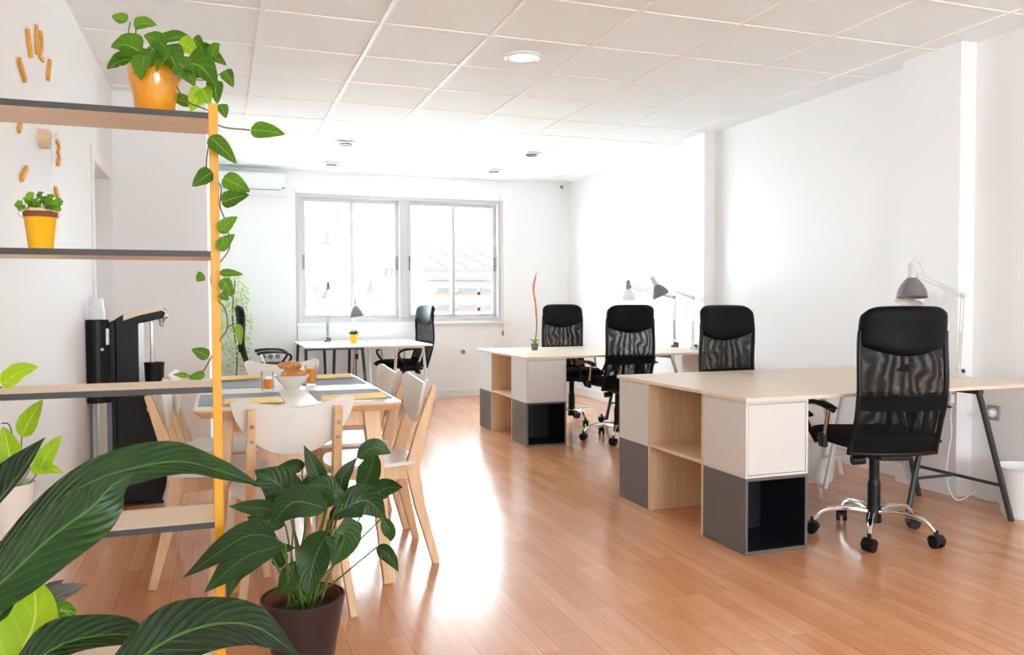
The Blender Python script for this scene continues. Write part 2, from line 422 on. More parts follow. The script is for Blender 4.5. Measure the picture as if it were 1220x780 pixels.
# ================================================================== ROOM
XL, XR, YB, YF, H = -.70, 4.20, 9.60, -6.0, 2.66
XS, YS = -.075, 6.42                                  # inner corner of the boxed-out end of the left wall
struct('floor', MB().box(XL - .3, XR + .3, YF - .3, YB + .25, -.1, 0), 'floor', smooth=0)
struct('ceiling', MB().box(XL - .3, XR + .3, YF - .3, YB + .25, H + .006, H + .12), 'ceil', smooth=0)
g = MB(); GX0, GY0, GP = .2278, 4.4187, .616
x = GX0 - 2 * GP
while x < XR:
    if x > XL: g.box(x - .012, x + .012, YF, YB, H - .002, H + .008)
    x += GP
y = GY0 - 16 * GP
while y < YB:
    if y > YF: g.box(XL, XR, y - .008, y + .008, H + .001, H + .008)
    y += GP
struct('trim_1', g, 'ceilbar', smooth=0)
# left wall, with a deep doorway near the boxed-out end
D0, D1, DH = 5.40, 6.24, 2.03
FX0, FX1, FZ0, FZ1 = -1.1, .25, .95, 2.2             # second window, in the left wall beside the viewer
wl = MB(); wl.box(XL - .25, XL, YF - .2, FX0, 0, H + .05).box(XL - .25, XL, FX1, D0, 0, H + .05).box(XL - .25, XL, FX0, FX1, 0, FZ0).box(XL - .25, XL, FX0, FX1, FZ1, H + .05)
wl.box(XL - .25, XL, D1, YS + .05, 0, H + .05).box(XL - .25, XL, D0, D1, DH, H + .05)
struct('wall_left', wl, 'wall', smooth=0)
struct('wall_return', MB().box(XL - .25, XS, YS, YB + .2, 0, H + .05), 'wall', smooth=0)
# back wall with window opening
WX0, WX1, WZ0, WZ1 = .845, 3.30, .925, 2.41
wb = MB(); wb.box(XS - .1, WX0, YB, YB + .22, 0, H + .05).box(WX1, XR + .3, YB, YB + .22, 0, H + .05)
wb.box(WX0, WX1, YB, YB + .22, 0, WZ0).box(WX0, WX1, YB, YB + .22, WZ1, H + .05)
struct('wall_back', wb, 'wall', smooth=0)
# right wall with two shallow pillars
struct('wall_right', MB().box(XR, XR + .25, YF - .2, YB + .2, 0, H + .05), 'wall', smooth=0)
struct('trim_2', MB().box(4.08, XR + .02, 3.62, 4.05, 0, H + .02), 'wall', smooth=0)
struct('trim_3', MB().box(4.09, XR + .02, 6.30, 6.66, 0, H + .02), 'wall', smooth=0)
RX0, RX1, RZ0, RZ1 = .2, 3.5, .85, 2.4  # opening of the added rear window
wf = MB(); wf.box(XL - .2, RX0, YF - .22, YF, 0, H + .05).box(RX1, XR + .2, YF - .22, YF, 0, H + .05)
wf.box(RX0, RX1, YF - .22, YF, 0, RZ0).box(RX0, RX1, YF - .22, YF, RZ1, H + .05)
struct('wall_front', wf, 'wall', smooth=0)
def window(name, x0, x1, z0, z1, y, d, nsash):
    """aluminium sliding window in the plane y; d=+1 when the room is on the -y side"""
    r = bpy.data.objects.new(name, None); COL.objects.link(r); r.location = (0, y, 0); r['kind'] = 'structure'
    f = .045
    fr = MB(); a, b = sorted((-.012 * d, .10 * d))
    fr.box(x0, x0 + f, a, b, z0, z1).box(x1 - f, x1, a, b, z0, z1).box(x0 + f, x1 - f, a, b, z0, z0 + f).box(x0 + f, x1 - f, a, b, z1 - f, z1)
    mid = (x0 + x1) / 2
    if nsash == 4: fr.box(mid - .05, mid + .05, a, b, z0 + f, z1 - f)
    fr.build('window_frame', 'alu', r, smooth=0, bevel=.004)
    sill = MB().box(x0 - .02, x1 + .02, *sorted((-.05 * d, .02 * d)), z0 - .03, z0).build('window_sill', 'trimw', r, smooth=0, bevel=.004)
    cells = [(x0 + f, mid - .05), (mid + .05, x1 - f)] if nsash == 4 else [(x0 + f, x1 - f)]
    for ci, (p, q) in enumerate(cells):
        h = (p + q) / 2
        for k, (u, v) in enumerate(((p, h + .03), (h - .03, q))):
            yo = (.02 + .035 * k) * d
            a2, b2 = sorted((yo, yo + .03 * d)); e = .048
            s_ = MB(); s_.box(u, u + e, a2, b2, z0 + f, z1 - f).box(v - e, v, a2, b2, z0 + f, z1 - f)
            s_.box(u + e, v - e, a2, b2, z0 + f, z0 + f + e).box(u + e, v - e, a2, b2, z1 - f - e, z1 - f)
            so = s_.build('sash', 'alu', r, smooth=0, bevel=.003)
            yc = yo + .015 * d
            MB().box(u + e, v - e, min(yc, yc + .004), max(yc, yc + .004), z0 + f + e, z1 - f - e).build('pane', 'pane', so, smooth=0)
            hx = u + e / 2 if k == 0 else v - e / 2
            zz = z0 + .40 * (z1 - z0) + .02
            MB().box(hx - .011, hx + .011, *sorted((a2 - .012 if d > 0 else b2, a2 if d > 0 else b2 + .012)), zz, zz + .17).build('handle', 'greymet', so, smooth=0, bevel=.004)
    return r
window('window_1', WX0, WX1, WZ0, WZ1, YB, 1, 4)
w2 = window('window_2', FX0, FX1, FZ0, FZ1, 0, 1, 4); w2.location = (XL, 0, 0); w2.rotation_euler = (0, 0, PI / 2)
window('rear_fill_window', RX0, RX1, RZ0, RZ1, YF, -1, 4)  # unseen rear window, added to even out light on surfaces facing the camera
# baseboards
bbz = .10
struct('baseboard_left', MB().box(XL, XL + .014, YF, D0 - .06, 0, bbz).box(XL, XL + .014, D1 + .06, YS, 0, bbz), 'trimw', smooth=0, bevel=.003)
struct('baseboard_return', MB().box(XL, XS + .014, YS - .014, YS, 0, bbz).box(XS, XS + .014, YS, YB, 0, bbz), 'trimw', smooth=0, bevel=.003)
struct('baseboard_back', MB().box(XS + .014, XR, YB - .014, YB, 0, bbz), 'trimw', smooth=0, bevel=.003)
br_ = MB().box(XR - .014, XR, YF, 3.606, 0, bbz).box(4.066, XR, 3.606, 3.62, 0, bbz).box(4.066, 4.08, 3.62, 4.05, 0, bbz).box(4.066, XR, 4.05, 4.064, 0, bbz)
br_.box(XR - .014, XR, 4.064, 6.286, 0, bbz).box(4.076, XR, 6.286, 6.30, 0, bbz).box(4.076, 4.09, 6.30, 6.66, 0, bbz).box(4.076, XR, 6.66, 6.674, 0, bbz).box(XR - .014, XR, 6.674, YB, 0, bbz)
struct('baseboard_right', br_, 'trimw', smooth=0)
# door in the left wall
dr = bpy.data.objects.new('door_1', None); COL.objects.link(dr); dr.location = (XL, 0, 0); dr['kind'] = 'structure'
fr = MB(); fr.box(-.20, .012, D0 - .06, D0 + .02, 0, DH + .06).box(-.20, .012, D1 - .02, D1 + .06, 0, DH + .06).box(-.20, .012, D0 + .02, D1 - .02, DH - .02, DH + .06)
fr.build('door_frame', 'trimw', dr, smooth=0, bevel=.004)
MB().box(-.17, -.13, D0 + .022, D1 - .022, .005, DH - .022).build('door_leaf', 'doorlam', dr, smooth=0, bevel=.003)
for zz in (.34, 1.80):
    MB().box(-.13, -.122, D1 - .06, D1 - .022, zz, zz + .13).cyl((-.122, D1 - .03, zz), (-.122, D1 - .03, zz + .13), .009, seg=10).build('hinge', 'hinge', dr, smooth=30)
MB().cyl((-.13, D0 + .08, 1.02), (-.08, D0 + .08, 1.02), .009, seg=12).sweep([(-.08, D0 + .08, 1.02), (-.08, D0 + .20, 1.02)], .009).build('door_handle', 'steel', dr)

# ================================================================== OUTSIDE
def house(name, x0, x1, y0, y1, z0, z1, wins, label, roof=True):
    r = thing(name, (0, 0, 0), 0, label, 'building')
    MB().box(x0, x1, y0, y1, z0, z1).build('facade', 'facade', r, smooth=0)
    if roof:
        rf = MB(); rf.prism([(y0 - .5, z1), (y1, z1 + 1.8), (y1, z1 + 1.6), (y0 - .5, z1 - .12)], 0, x0 - .4, x1 + .4)
        xx = x0 - .3
        while xx < x1 + .3:
            rf.cyl((xx, y0 - .55, z1 + .05), (xx, y1, z1 + 1.83), .07, seg=8); xx += .7
        rf.build('roof', 'rooftile', r, smooth=30)
        MB().box(x0 - .2, x1 + .2, y0 - .22, y0, z1 - .42, z1 - .32).build('cornice', 'eave', r, smooth=0)
        MB().box(x0 - .4, x1 + .4, y0 - .62, y0 - .5, z1 - .13, z1 - .02).build('gutter', 'eave', r, smooth=0)
    for (a, b, c, d) in wins:
        w = MB().box(a - .08, b + .08, y0 - .06, y0 + .02, c - .14, c).build('window_ledge', 'eave', r, smooth=0)
        MB().box(a, b, y0 - .03, y0 + .05, c, d).build('window', 'extwin', r, smooth=0)
    return r
# far facade seen through the two sliding pairs
hw = []
for px, py, wd, ht_ in ((376, 321, 5, 10), (395, 324, 4, 9), (421, 322, 4, 9), (460, 323, 4, 9), (467, 323, 4, 9), (441, 339, 5, 9), (461, 340, 3, 5), (468, 340, 3, 5), (389, 282, 6, 12), (367, 335, 3, 9), (376, 340, 3, 4)):
    q = at_y(px, py, 36.0); hw.append((q.x - wd * .019, q.x + wd * .019, q.z - ht_ * .019, q.z + ht_ * .019))
house('apartment_building', .5, 9.5, 36, 44, -9, 14, hw, 'pale apartment block with small dark windows seen through the sliding window', False)
hw = [(6.45, 7.0, 1.50, 1.62), (7.15, 7.78, 1.50, 1.62), (7.86, 8.5, 1.50, 1.62), (6.45, 7.0, 1.0, 1.1), (7.15, 7.78, 1.0, 1.1), (7.86, 8.5, 1.0, 1.1), (8.7, 9.3, 1.5, 1.62), (8.7, 9.3, 1.0, 1.1)]
house('townhouse', 6.3, 16, 25, 33, -9, 2.2, hw, 'low townhouse with terracotta tiled eaves seen through the window end panes')
MB().box(-60, 60, 12, 90, -9.2, -9).build('outside_ground', 'ground', smooth=0)['kind'] = 'structure'

# ================================================================== CEILING FIXTURES
def clight(px, py, r, label, small=False):
    p = at_z(px, py, H); t = thing('ceiling_light', (p.x, p.y, H), 0, label, 'ceiling light', 'ceiling downlights')
    if not small:
        MB().lathe([(r, -.0), (r, -.012), (r - .012, -.018), (r - .03, -.012), (r - .03, .0)], 36).build('rim', 'trimw', t)
        MB().lathe([(0, -.008), (r - .03, -.008)], 36).build('diffuser', 'diffuser', t)
    else:
        MB().box(-.09, .09, -.09, .09, -.012, 0).build('rim', 'trimw', t, smooth=0, bevel=.004)
        MB().lathe([(0, -.016), (.045, -.016), (.055, -.024), (.062, -.012)], 24).build('lens', 'greymet', t)
clight(623, 67, .115, 'large round white downlight alone in the middle of the ceiling')
for px, py, lb in ((412, 170, 'square ceiling spotlight over the space in front of the window desk'), (395, 195, 'square ceiling spotlight nearest the window, above its first sash'),
                   (633, 183, 'square ceiling spotlight over the second row of desks'), (588, 203, 'square ceiling spotlight nearest the window, above its last sash')):
    clight(px, py, .06, lb, True)
t = thing('motion_sensor', (4.10, YB, 2.61), 0, 'small white motion sensor high in the corner beside the window wall', 'sensor')
MB().lathe([(0, .0), (.045, .0), (.045, .035), (.03, .05), (0, .05)], 20, (0, 0, 0), (0, -1, 0)).build('housing', 'trimw', t)
MB().lathe([(0, .065), (.015, .06), (.022, .048)], 16, (0, 0, 0), (0, -1, 0)).build('lens', 'greymet', t)

# air conditioner on the back wall
t = thing('mounted_air_conditioner', (.36, YB, 2.355), 0, 'white split air conditioner high on the wall before the window', 'air conditioner')
prof = [(0, 0), (-.10, 0), (-.19, .05), (-.21, .12), (-.20, .235), (-.17, .25), (0, .25)]
MB().prism([(a, b) for a, b in prof], 0, -.35, .35).build('body', 'trimw', t, smooth=30, bevel=.006)
MB().prism([(-.105, -.006), (-.19, .042), (-.194, .05), (-.10, .004)], 0, -.33, .33).build('louvre', 'trimw', t, smooth=0)
MB().box(-.33, .30, -.204, -.196, .048, .054).build('slot', 'greymet', t, smooth=0)
MB().box(.31, .335, -.215, -.208, .015 + .05, .03 + .05).build('indicator', 'greymet', t, smooth=0)
# roller shutter cords beside the window
for x0, zb, lb in ((WX0 - .012, .62, 'thin shutter cord hanging beside the window, behind the trestle desk'), (WX1 + .012, .76, 'thin shutter cord with a dark pull hanging at the window edge near the corner')):
    t = thing('shutter_cord', (x0, YB - .03, zb), 0, lb, 'cord', 'window shutter cords')
    MB().cyl((0, 0, .03), (0, 0, 2.46 - zb), .006, seg=8).build('strap', 'strap', t)
    MB().lathe([(0, -.02), (.012, -.015), (.01, .03), (.004, .045)], 12).build('pull', 'ringbrown', t)
    MB().box(-.02, .02, -.01, .03, 2.42 - zb, 2.48 - zb).build('guide', 'trimw', t, smooth=0, bevel=.003)

# sockets
def socket(loc, rot, n, label, plug=False):
    t = thing('wall_socket', loc, rot, label, 'socket')
    w = .082 * n
    MB().box(-w / 2, w / 2, -.012, 0, -.043, .043).build('plate', 'hinge' if n == 1 and plug else 'trimw', t, smooth=0, bevel=.003)
    for k in range(n):
        cx = (k - (n - 1) / 2) * .075
        MB().lathe([(.027, .012), (.027, .016), (.02, .0135), (0, .0135)], 20, (cx, 0, 0), (0, -1, 0)).build('outlet', 'greymet' if not plug else 'trimw', t)
    return t
socket((2.80, YB, .55), 0, 1, 'single wall socket under the window near the corner')
socket((.535, YB, .55), 0, 3, 'triple wall socket behind the armrest of the chair before the plant')
socket((XR, 3.47, .51), -PI / 2, 1, 'metal wall socket with a white plug beside the pillar', True)
t = thing('power_cable', (XR - .016, 3.47, .51), 0, 'white plug and cable running from the metal wall socket down behind the bin', 'cable')
MB().cyl((0, 0, 0), (-.035, 0, 0), .019, .016).build('plug', 'trimw', t)
MB().sweep(catmull([(-.035, 0, 0), (-.05, 0, -.03), (-.045, -.02, -.18), (-.04, -.06, -.33), (-.03, -.10, -.46), (-.03, -.05, -.5), (-.04, .06, -.5)], 6), .004, 8).build('cord', 'trimw', t)

# ================================================================== WALL CLOCK (numerals stuck straight on the left wall)
CY, CZ, CR = 3.90, 1.85, .39
t = thing('wall_clock', (XL, CY, CZ), 0, 'large wall clock of loose mustard numerals and bars stuck on the white wall', 'clock')
def numeral(txt, y, z, size):
    cu = bpy.data.curves.new('numeral', 'FONT'); cu.body = txt; cu.size = size; cu.extrude = .005; cu.align_x = 'CENTER'; cu.align_y = 'CENTER'; cu.offset = .002
    o = bpy.data.objects.new('numeral', cu); COL.objects.link(o)
    dg = bpy.context.evaluated_depsgraph_get(); me = bpy.data.meshes.new_from_object(o.evaluated_get(dg))
    bpy.data.objects.remove(o); me.materials.clear(); me.materials.append(MT['clocky'])
    n = bpy.data.objects.new('numeral', me); COL.objects.link(n); n.parent = t
    n.matrix_local = Matrix(((0, 0, 1, .006), (1, 0, 0, y), (0, 1, 0, z), (0, 0, 0, 1)))
for h_ in range(1, 13):
    a = h_ * PI / 6
    if h_ % 3 == 0: numeral(str(h_), CR * math.sin(a), CR * math.cos(a), .17)
    else:
        c_, s_ = math.cos(a), math.sin(a); q = []
        for r, w in ((CR - .055, -.012), (CR - .055, .012), (CR + .055, .012), (CR + .055, -.012)): q.append((s_ * r + c_ * w, c_ * r - s_ * w))
        MB().prism(q, 0, .001, .014).build('hour_bar', 'clocky', t, smooth=0, bevel=.002)
MB().lathe([(0, .04), (.036, .04), (.04, .036), (.04, 0)], 32, (0, 0, 0), (1, 0, 0)).build('hub', 'oakx', t)
MB().box(.041, .043, -.006, .006, -.03, .17).build('hour_hand', 'steel', t, smooth=0).rotation_euler = (math.radians(-70), 0, 0)
MB().box(.044, .046, -.004, .004, -.03, .25).build('minute_hand', 'steel', t, smooth=0).rotation_euler = (math.radians(176), 0, 0)

# ================================================================== YELLOW SHELF UNIT
SY0, SY1 = 2.55, 2.79
SX1 = at_y(252.3, 400, SY0).x
PW = .026
ztop = [at_y(252, yy, SY0).z for yy in (134.3, 298.9, 460.6, 622.0)]; TH = .0175
zlow = ztop[3] - (ztop[2] - ztop[3])
t = thing('shelf_unit', (SX1, SY0, 0), 0, 'open shelf unit with mustard metal posts and pale wood boards edged charcoal', 'shelf')
SL = SX1 - (XL + PW + .002)
for z in ztop + [zlow]:
    b = MB().box(-SL, 0, .0015, SY1 - SY0, z - TH, z).build('shelf_board', 'birch', t, smooth=0)
    MB().box(-SL, 0, 0, .0015, z - TH, z).build('edge_band', 'darkedge', b, smooth=0)
for px_ in (0, -SL - PW):
    for py_ in (.002, SY1 - SY0 - PW):
        MB().box(px_, px_ + PW, py_ - .004, py_ + PW - .004, 0, ztop[0] + .028).build('post', 'yellow', t, smooth=0, bevel=.002)

# ---------------- plant helpers
def pxleaf(base, tip, w, depth, mat, par, origin, fold=.3, shape='heart', bend=.12, tilt=None, dd=(0, 0), name='leaf', wav=.05, midpx=None):
    """leaf from a base point to a tip point (photo pixels) at a real distance; w in pixels"""
    b = CAMP + ray(*base) * (depth + dd[0]); e = CAMP + ray(*tip) * (depth + dd[1])
    axis = (e - b); L = axis.length
    back = -FW
    n = (back + V((random.uniform(-.4, .4), random.uniform(-.2, .2), random.uniform(.15, .75)))) if tilt is None else V(tilt)
    if midpx is not None: mids = [CAMP + ray(q[0], q[1]) * (depth + (q[2] if len(q) > 2 else 0)) for q in midpx]
    else: mids = [b.lerp(e, .5) + V((0, 0, 1)) * (L * bend)]
    W = w * depth / F_PX
    q = [p - origin for p in [b] + mids + [e]]
    return MB().leaf(q, W, n, fold, shape, wav, n=12, seed=random.random() * 9).build(name, mat, par, smooth=80)

# pothos in yellow ceramic pot on the top shelf
pc = at_y(185, 120, 2.675); pc.z = ztop[0]
t = thing('potted_pothos', pc, 0, 'trailing pothos in glossy yellow ceramic pot on the top shelf', 'plant')
MB().lathe([(0, 0), (.050, 0), (.054, .004), (.064, .07), (.073, .105), (.0745, .135), (.073, .150), (.069, .150), (.066, .13), (.060, .125)], 40).build('pot', 'yelpot', t)
MB().lathe([(0, .138), (.067, .132)], 24).build('soil', 'soil', t, smooth=0)
D = 2.46
top = [((151, 26), (133, 19), 15), ((160, 31), (187, 30), 16), ((168, 62), (132, 56), 30), ((158, 70), (127, 82), 24), ((172, 66), (168, 96), 26), ((183, 66), (160, 88), 24),
       ((197, 56), (171, 42), 20), ((190, 50), (232, 50), 18), ((196, 55), (214, 90), 30), ((212, 52), (236, 66), 22), ((228, 58), (270, 78), 22), ((252, 68), (262, 52), 14),
       ((222, 74), (259, 104), 34), ((212, 74), (233, 102), 24), ((268, 84), (278, 104), 15), ((228, 126), (195, 121), 15), ((243, 110), (227, 133), 22), ((240, 106), (250, 125), 20),
       ((254, 96), (259, 124), 18), ((263, 124), (269, 141), 13), ((185, 60), (200, 85), 24), ((178, 55), (193, 70), 22), ((205, 62), (186, 84), 24), ((240, 70), (250, 96), 20),
       ((216, 88), (240, 92), 18), ((230, 46), (243, 60), 15)]
for k, (b, e, w) in enumerate(top):
    pxleaf(b, e, w * 1.1, D + (random.uniform(-.11, -.08) if k in (4, 5, 8, 12, 13, 21, 22, 24) else random.uniform(-.07, .05)), 'lime' if k in (9, 16, 17) else 'pothos', t, pc, bend=random.uniform(.02, .18))
trail = [((299, 155), (340, 160), 22), ((250, 163), (282, 195), 21), ((253, 205), (229, 222), 22), ((266, 212), (298, 229), 23), ((264, 241), (297, 232), 22), ((261, 276), (283, 258), 18),
         ((260, 297), (280, 279), 17), ((262, 325), (290, 327), 10), ((265, 332), (277, 354), 16), ((243, 327), (234, 335), 13), ((263, 349), (272, 358), 12), ((284, 386), (287, 411), 10),
         ((249, 425), (228, 416), 15), ((244, 446), (224, 451), 11), ((224, 448), (206, 446), 7)]
for k, (b, e, w) in enumerate(trail):
    dd = 2.375
    if k >= 13: dd = 2.45
    pxleaf(b, e, w, dd - .02, 'pothos', t, pc, bend=.03, fold=.18, tilt=-FW + V((.1, 0, .25)))
def vine(pts, depth, r, mat='vine', par=None, org=None, name='vine'):
    q = [CAMP + ray(p[0], p[1]) * (depth + (p[2] if len(p) > 2 else 0)) - org for p in pts]
    return MB().sweep(catmull(q, 6), r, 6).build(name, mat, par)
vine([(190, 84, .0), (205, 95, -.06), (222, 120, -.08), (250, 133, -.10), (262, 150, -.10), (298, 155, -.10)], 2.50, .0022, par=t, org=pc)
vine([(205, 84), (228, 100, -.04), (245, 112, -.06), (258, 140, -.05), (250, 165, -.05), (246, 195, -.05), (249, 205, -.05), (263, 222, -.08), (262, 245, -.1), (268, 262, -.1), (274, 292, -.1), (264, 310, -.1), (255, 318, -.05),
      (251, 335, -.05), (258, 355, -.1), (268, 368, -.1), (271, 390, -.1), (262, 405, -.1), (252, 425, -.06), (240, 444, 0), (224, 448, 0.0)], 2.50, .0020, par=t, org=pc)
vine([(271, 390, -.1), (278, 386, -.1), (284, 386, -.1)], 2.5, .0016, par=t, org=pc)
vine([(155, 26), (154, 45), (170, 80)], 2.5, .002, 'stem', t, pc); vine([(162, 31), (163, 50), (176, 82)], 2.5, .002, 'stem', t, pc)
vine([(268, 84, -.05), (255, 92, -.05), (235, 95), (205, 84)], 2.5, .0018, 'stem', t, pc)

# ivy in small yellow bucket on the second shelf
pc = at_y(49, 290, 2.67); pc.z = ztop[1]
t = thing('potted_ivy', pc, 0, 'small ivy in yellow tin bucket on the second shelf', 'plant'); t.scale = (.94, .94, .94)
MB().lathe([(0, 0), (.033, 0), (.034, .003), (.045, .098), (.0465, .1), (.045, .102), (.043, .1)], 32).build('bucket', 'yeltin', t)
MB().lathe([(.042, .095), (.047, .102), (.048, .116), (.044, .118), (.041, .108)], 32).build('liner', 'ringbrown', t)
MB().lathe([(0, .108), (.043, .104)], 20).build('soil', 'soil', t, smooth=0)
MB().sweep(catmull([(-.047, 0, .098), (-.056, -.02, .112), (-.03, -.05, .12), (.03, -.05, .12), (.056, -.02, .112), (.047, 0, .098)], 6), .0013, 6).sweep([(-.02, -.051, .1215), (.02, -.051, .1215)], .005, 10).build('handle', 'oakx', t)
for k in range(42):
    a = random.uniform(0, 2 * PI); r = random.uniform(.01, .07); z = .13 + random.uniform(0, .055) * (1 - r / .12)
    b = V((r * .7 * math.cos(a), r * .7 * math.sin(a), z - .01)); e = b + V((math.cos(a) * .022, math.sin(a) * .022, random.uniform(-.01, .014)))
    MB().leaf([b, b.lerp(e, .5) + V((0, 0, .004)), e], .028, V((random.uniform(-.5, .5), -1, random.uniform(.3, 1.2))), .2, 'heart', .25, n=6, mcols=4, seed=k).build('leaf', 'ivy', t, smooth=80)
    if k % 3 == 0: MB().sweep([(0.1 * b.x, .1 * b.y, .106), b], .001, 5).build('stem', 'stem', t)

# pothos in white pot on the lower shelf, and one resting on the third board
pc = at_y(14, 640, 2.67); pc.z = ztop[3]
t = thing('potted_pothos', pc, 0, 'lime pothos in white pot on the fourth shelf beside the wall', 'plant')
MB().lathe([(0, 0), (.045, 0), (.048, .004), (.062, .128), (.064, .134), (.061, .134), (.057, .12)], 32).build('pot', 'porcelain', t)
MB().lathe([(0, .118), (.058, .114)], 20).build('soil', 'soil', t, smooth=0)
for b, e, w, mt in (((26, 519), (51, 476), 24, 'lime'), ((46, 560), (74, 518), 22, 'lime'), ((37, 556), (76, 563), 17, 'lime'), ((14, 556), (4, 508), 30, 'lime'), ((6, 560), (-30, 540), 28, 'pothos'), ((20, 570), (-6, 575), 20, 'pothos')):
    pxleaf(b, e, w, 2.31, mt, t, pc, bend=.05, fold=.2, tilt=-FW + V((.2, 0, .3)))
for pts in ([(16, 585), (18, 545), (12, 508), (2, 504)], [(16, 585), (24, 545), (26, 519)], [(18, 585), (36, 575), (46, 560)], [(16, 585), (30, 568), (37, 556)], [(14, 585), (14, 556)]):
    vine(pts, 2.325, .002, 'stem', t, pc, 'stem')
pc = at_y(-62, 480, 2.67); pc.z = ztop[2]
t = thing('potted_pothos', pc, 0, 'pothos with one lime leaf lying on the third shelf by the wall', 'plant')
MB().lathe([(0, 0), (.045, 0), (.048, .004), (.058, .108), (.06, .114), (.057, .114), (.053, .1)], 32).build('pot', 'porcelain', t)
MB().lathe([(0, .1), (.055, .096)], 20).build('soil', 'soil', t, smooth=0)
pxleaf((2, 458), (46, 437), 26, 2.265, 'lime', t, pc, bend=.10, fold=.15, tilt=-FW + V((.1, 0, .4)))
pxleaf((-70, 440), (-100, 405), 26, 2.30, 'lime', t, pc); pxleaf((-60, 440), (-50, 400), 26, 2.30, 'lime', t, pc)
vine([(-62, 440, .02), (-40, 436), (-16, 452, -.04), (2, 462, -.06)], 2.32, .002, 'stem', t, pc, 'stem')

# ================================================================== BROAD-LEAF PLANT CLOSE TO THE VIEWER
pc = V((-.36, 1.22, 0))
t = thing('broadleaf_plant', pc, 0, 'big glossy broad-leaved plant closest to the viewer, leaves reaching past the shelf post', 'plant')
MB().lathe([(0, 0), (.11, 0), (.115, .006), (.15, .27), (.155, .30), (.15, .305), (.143, .29), (.135, .26)], 40).build('pot', 'brownpot', t)
MB().lathe([(0, .265), (.137, .258)], 24).build('soil', 'soil', t, smooth=0)
def big(pts, w, mat, tilt, fold=.25, shape='lance', wav=.05, droop=0.0):
    q = [CAMP + ray(p[0], p[1]) * p[2] - pc for p in pts]
    W = w * pts[1][2] / F_PX
    return MB().leaf(q, W, V(tilt), fold, shape, wav, n=28, mcols=10, droop=droop, seed=random.random() * 9).build('leaf', mat, t, smooth=80)
UPZ = V((0, 0, 1))
big([(-60, 740, 1.24), (25, 640, 1.20), (100, 578, 1.18), (200, 550, 1.20), (260, 560, 1.24), (313, 579, 1.28)], 66, 'bigleaf', -FW * .75 + UPZ * .9 + RT * -.2, .2)
big([(-70, 755, 1.10), (0, 695, 1.08), (60, 640, 1.06), (108, 605, 1.06), (133, 579, 1.08), (160, 564, 1.10)], 72, 'bigleaf', -FW * .9 + UPZ * .3 + RT * .1, -.35)
big([(-80, 690, 1.20), (-30, 630, 1.18), (12, 580, 1.17), (54, 521, 1.17)], 78, 'bigleaf', -FW * .6 + UPZ * 1.0 + RT * .2, .45)
big([(15, 850, 1.15), (22, 790, 1.15), (42, 735, 1.16), (38, 678, 1.18)], 80, 'lime', -FW + UPZ * .2, .2)
big([(100, 850, 1.0), (170, 782, 1.0), (235, 748, 1.02), (300, 745, 1.06), (357, 781, 1.10)], 88, 'bigleaf', -FW * .7 + UPZ * .9, .12)
big([(-10, 850, 1.08), (30, 800, 1.07), (80, 765, 1.08), (150, 756, 1.12), (190, 772, 1.15)], 70, 'bigleaf', -FW * .5 + UPZ * 1.0, .3)
big([(-60, 830, 1.2), (-20, 770, 1.2), (5, 720, 1.22), (12, 690, 1.24)], 70, 'bigleaf', -FW + UPZ * .2, .2)
big([(40, 740, 1.35), (66, 712, 1.36), (104, 696, 1.38)], 26, 'dryleaf', -FW + UPZ * .6, .5)
big([(48, 735, 1.36), (58, 708, 1.37), (76, 690, 1.38)], 22, 'dryleaf', -FW + UPZ * .5, .5)
big([(50, 760, 1.30), (72, 728, 1.31), (96, 742, 1.33)], 24, 'pothos', -FW + UPZ * .6, .3)
for (a, b_, d) in ((-60, 745, 1.24), (-70, 755, 1.10), (-80, 690, 1.20), (15, 850, 1.15), (100, 850, 1.0), (-10, 850, 1.08), (-60, 830, 1.2), (40, 740, 1.35), (48, 735, 1.36), (50, 760, 1.30)):
    e = CAMP + ray(a, b_) * d - pc
    MB().sweep(catmull([(e.x * .12, e.y * .12, .25), (e.x * .4, e.y * .4, .25 + (e.z - .25) * .6), e], 6), [.006] * 12 + [.004], 8).build('stem', 'stem', t)

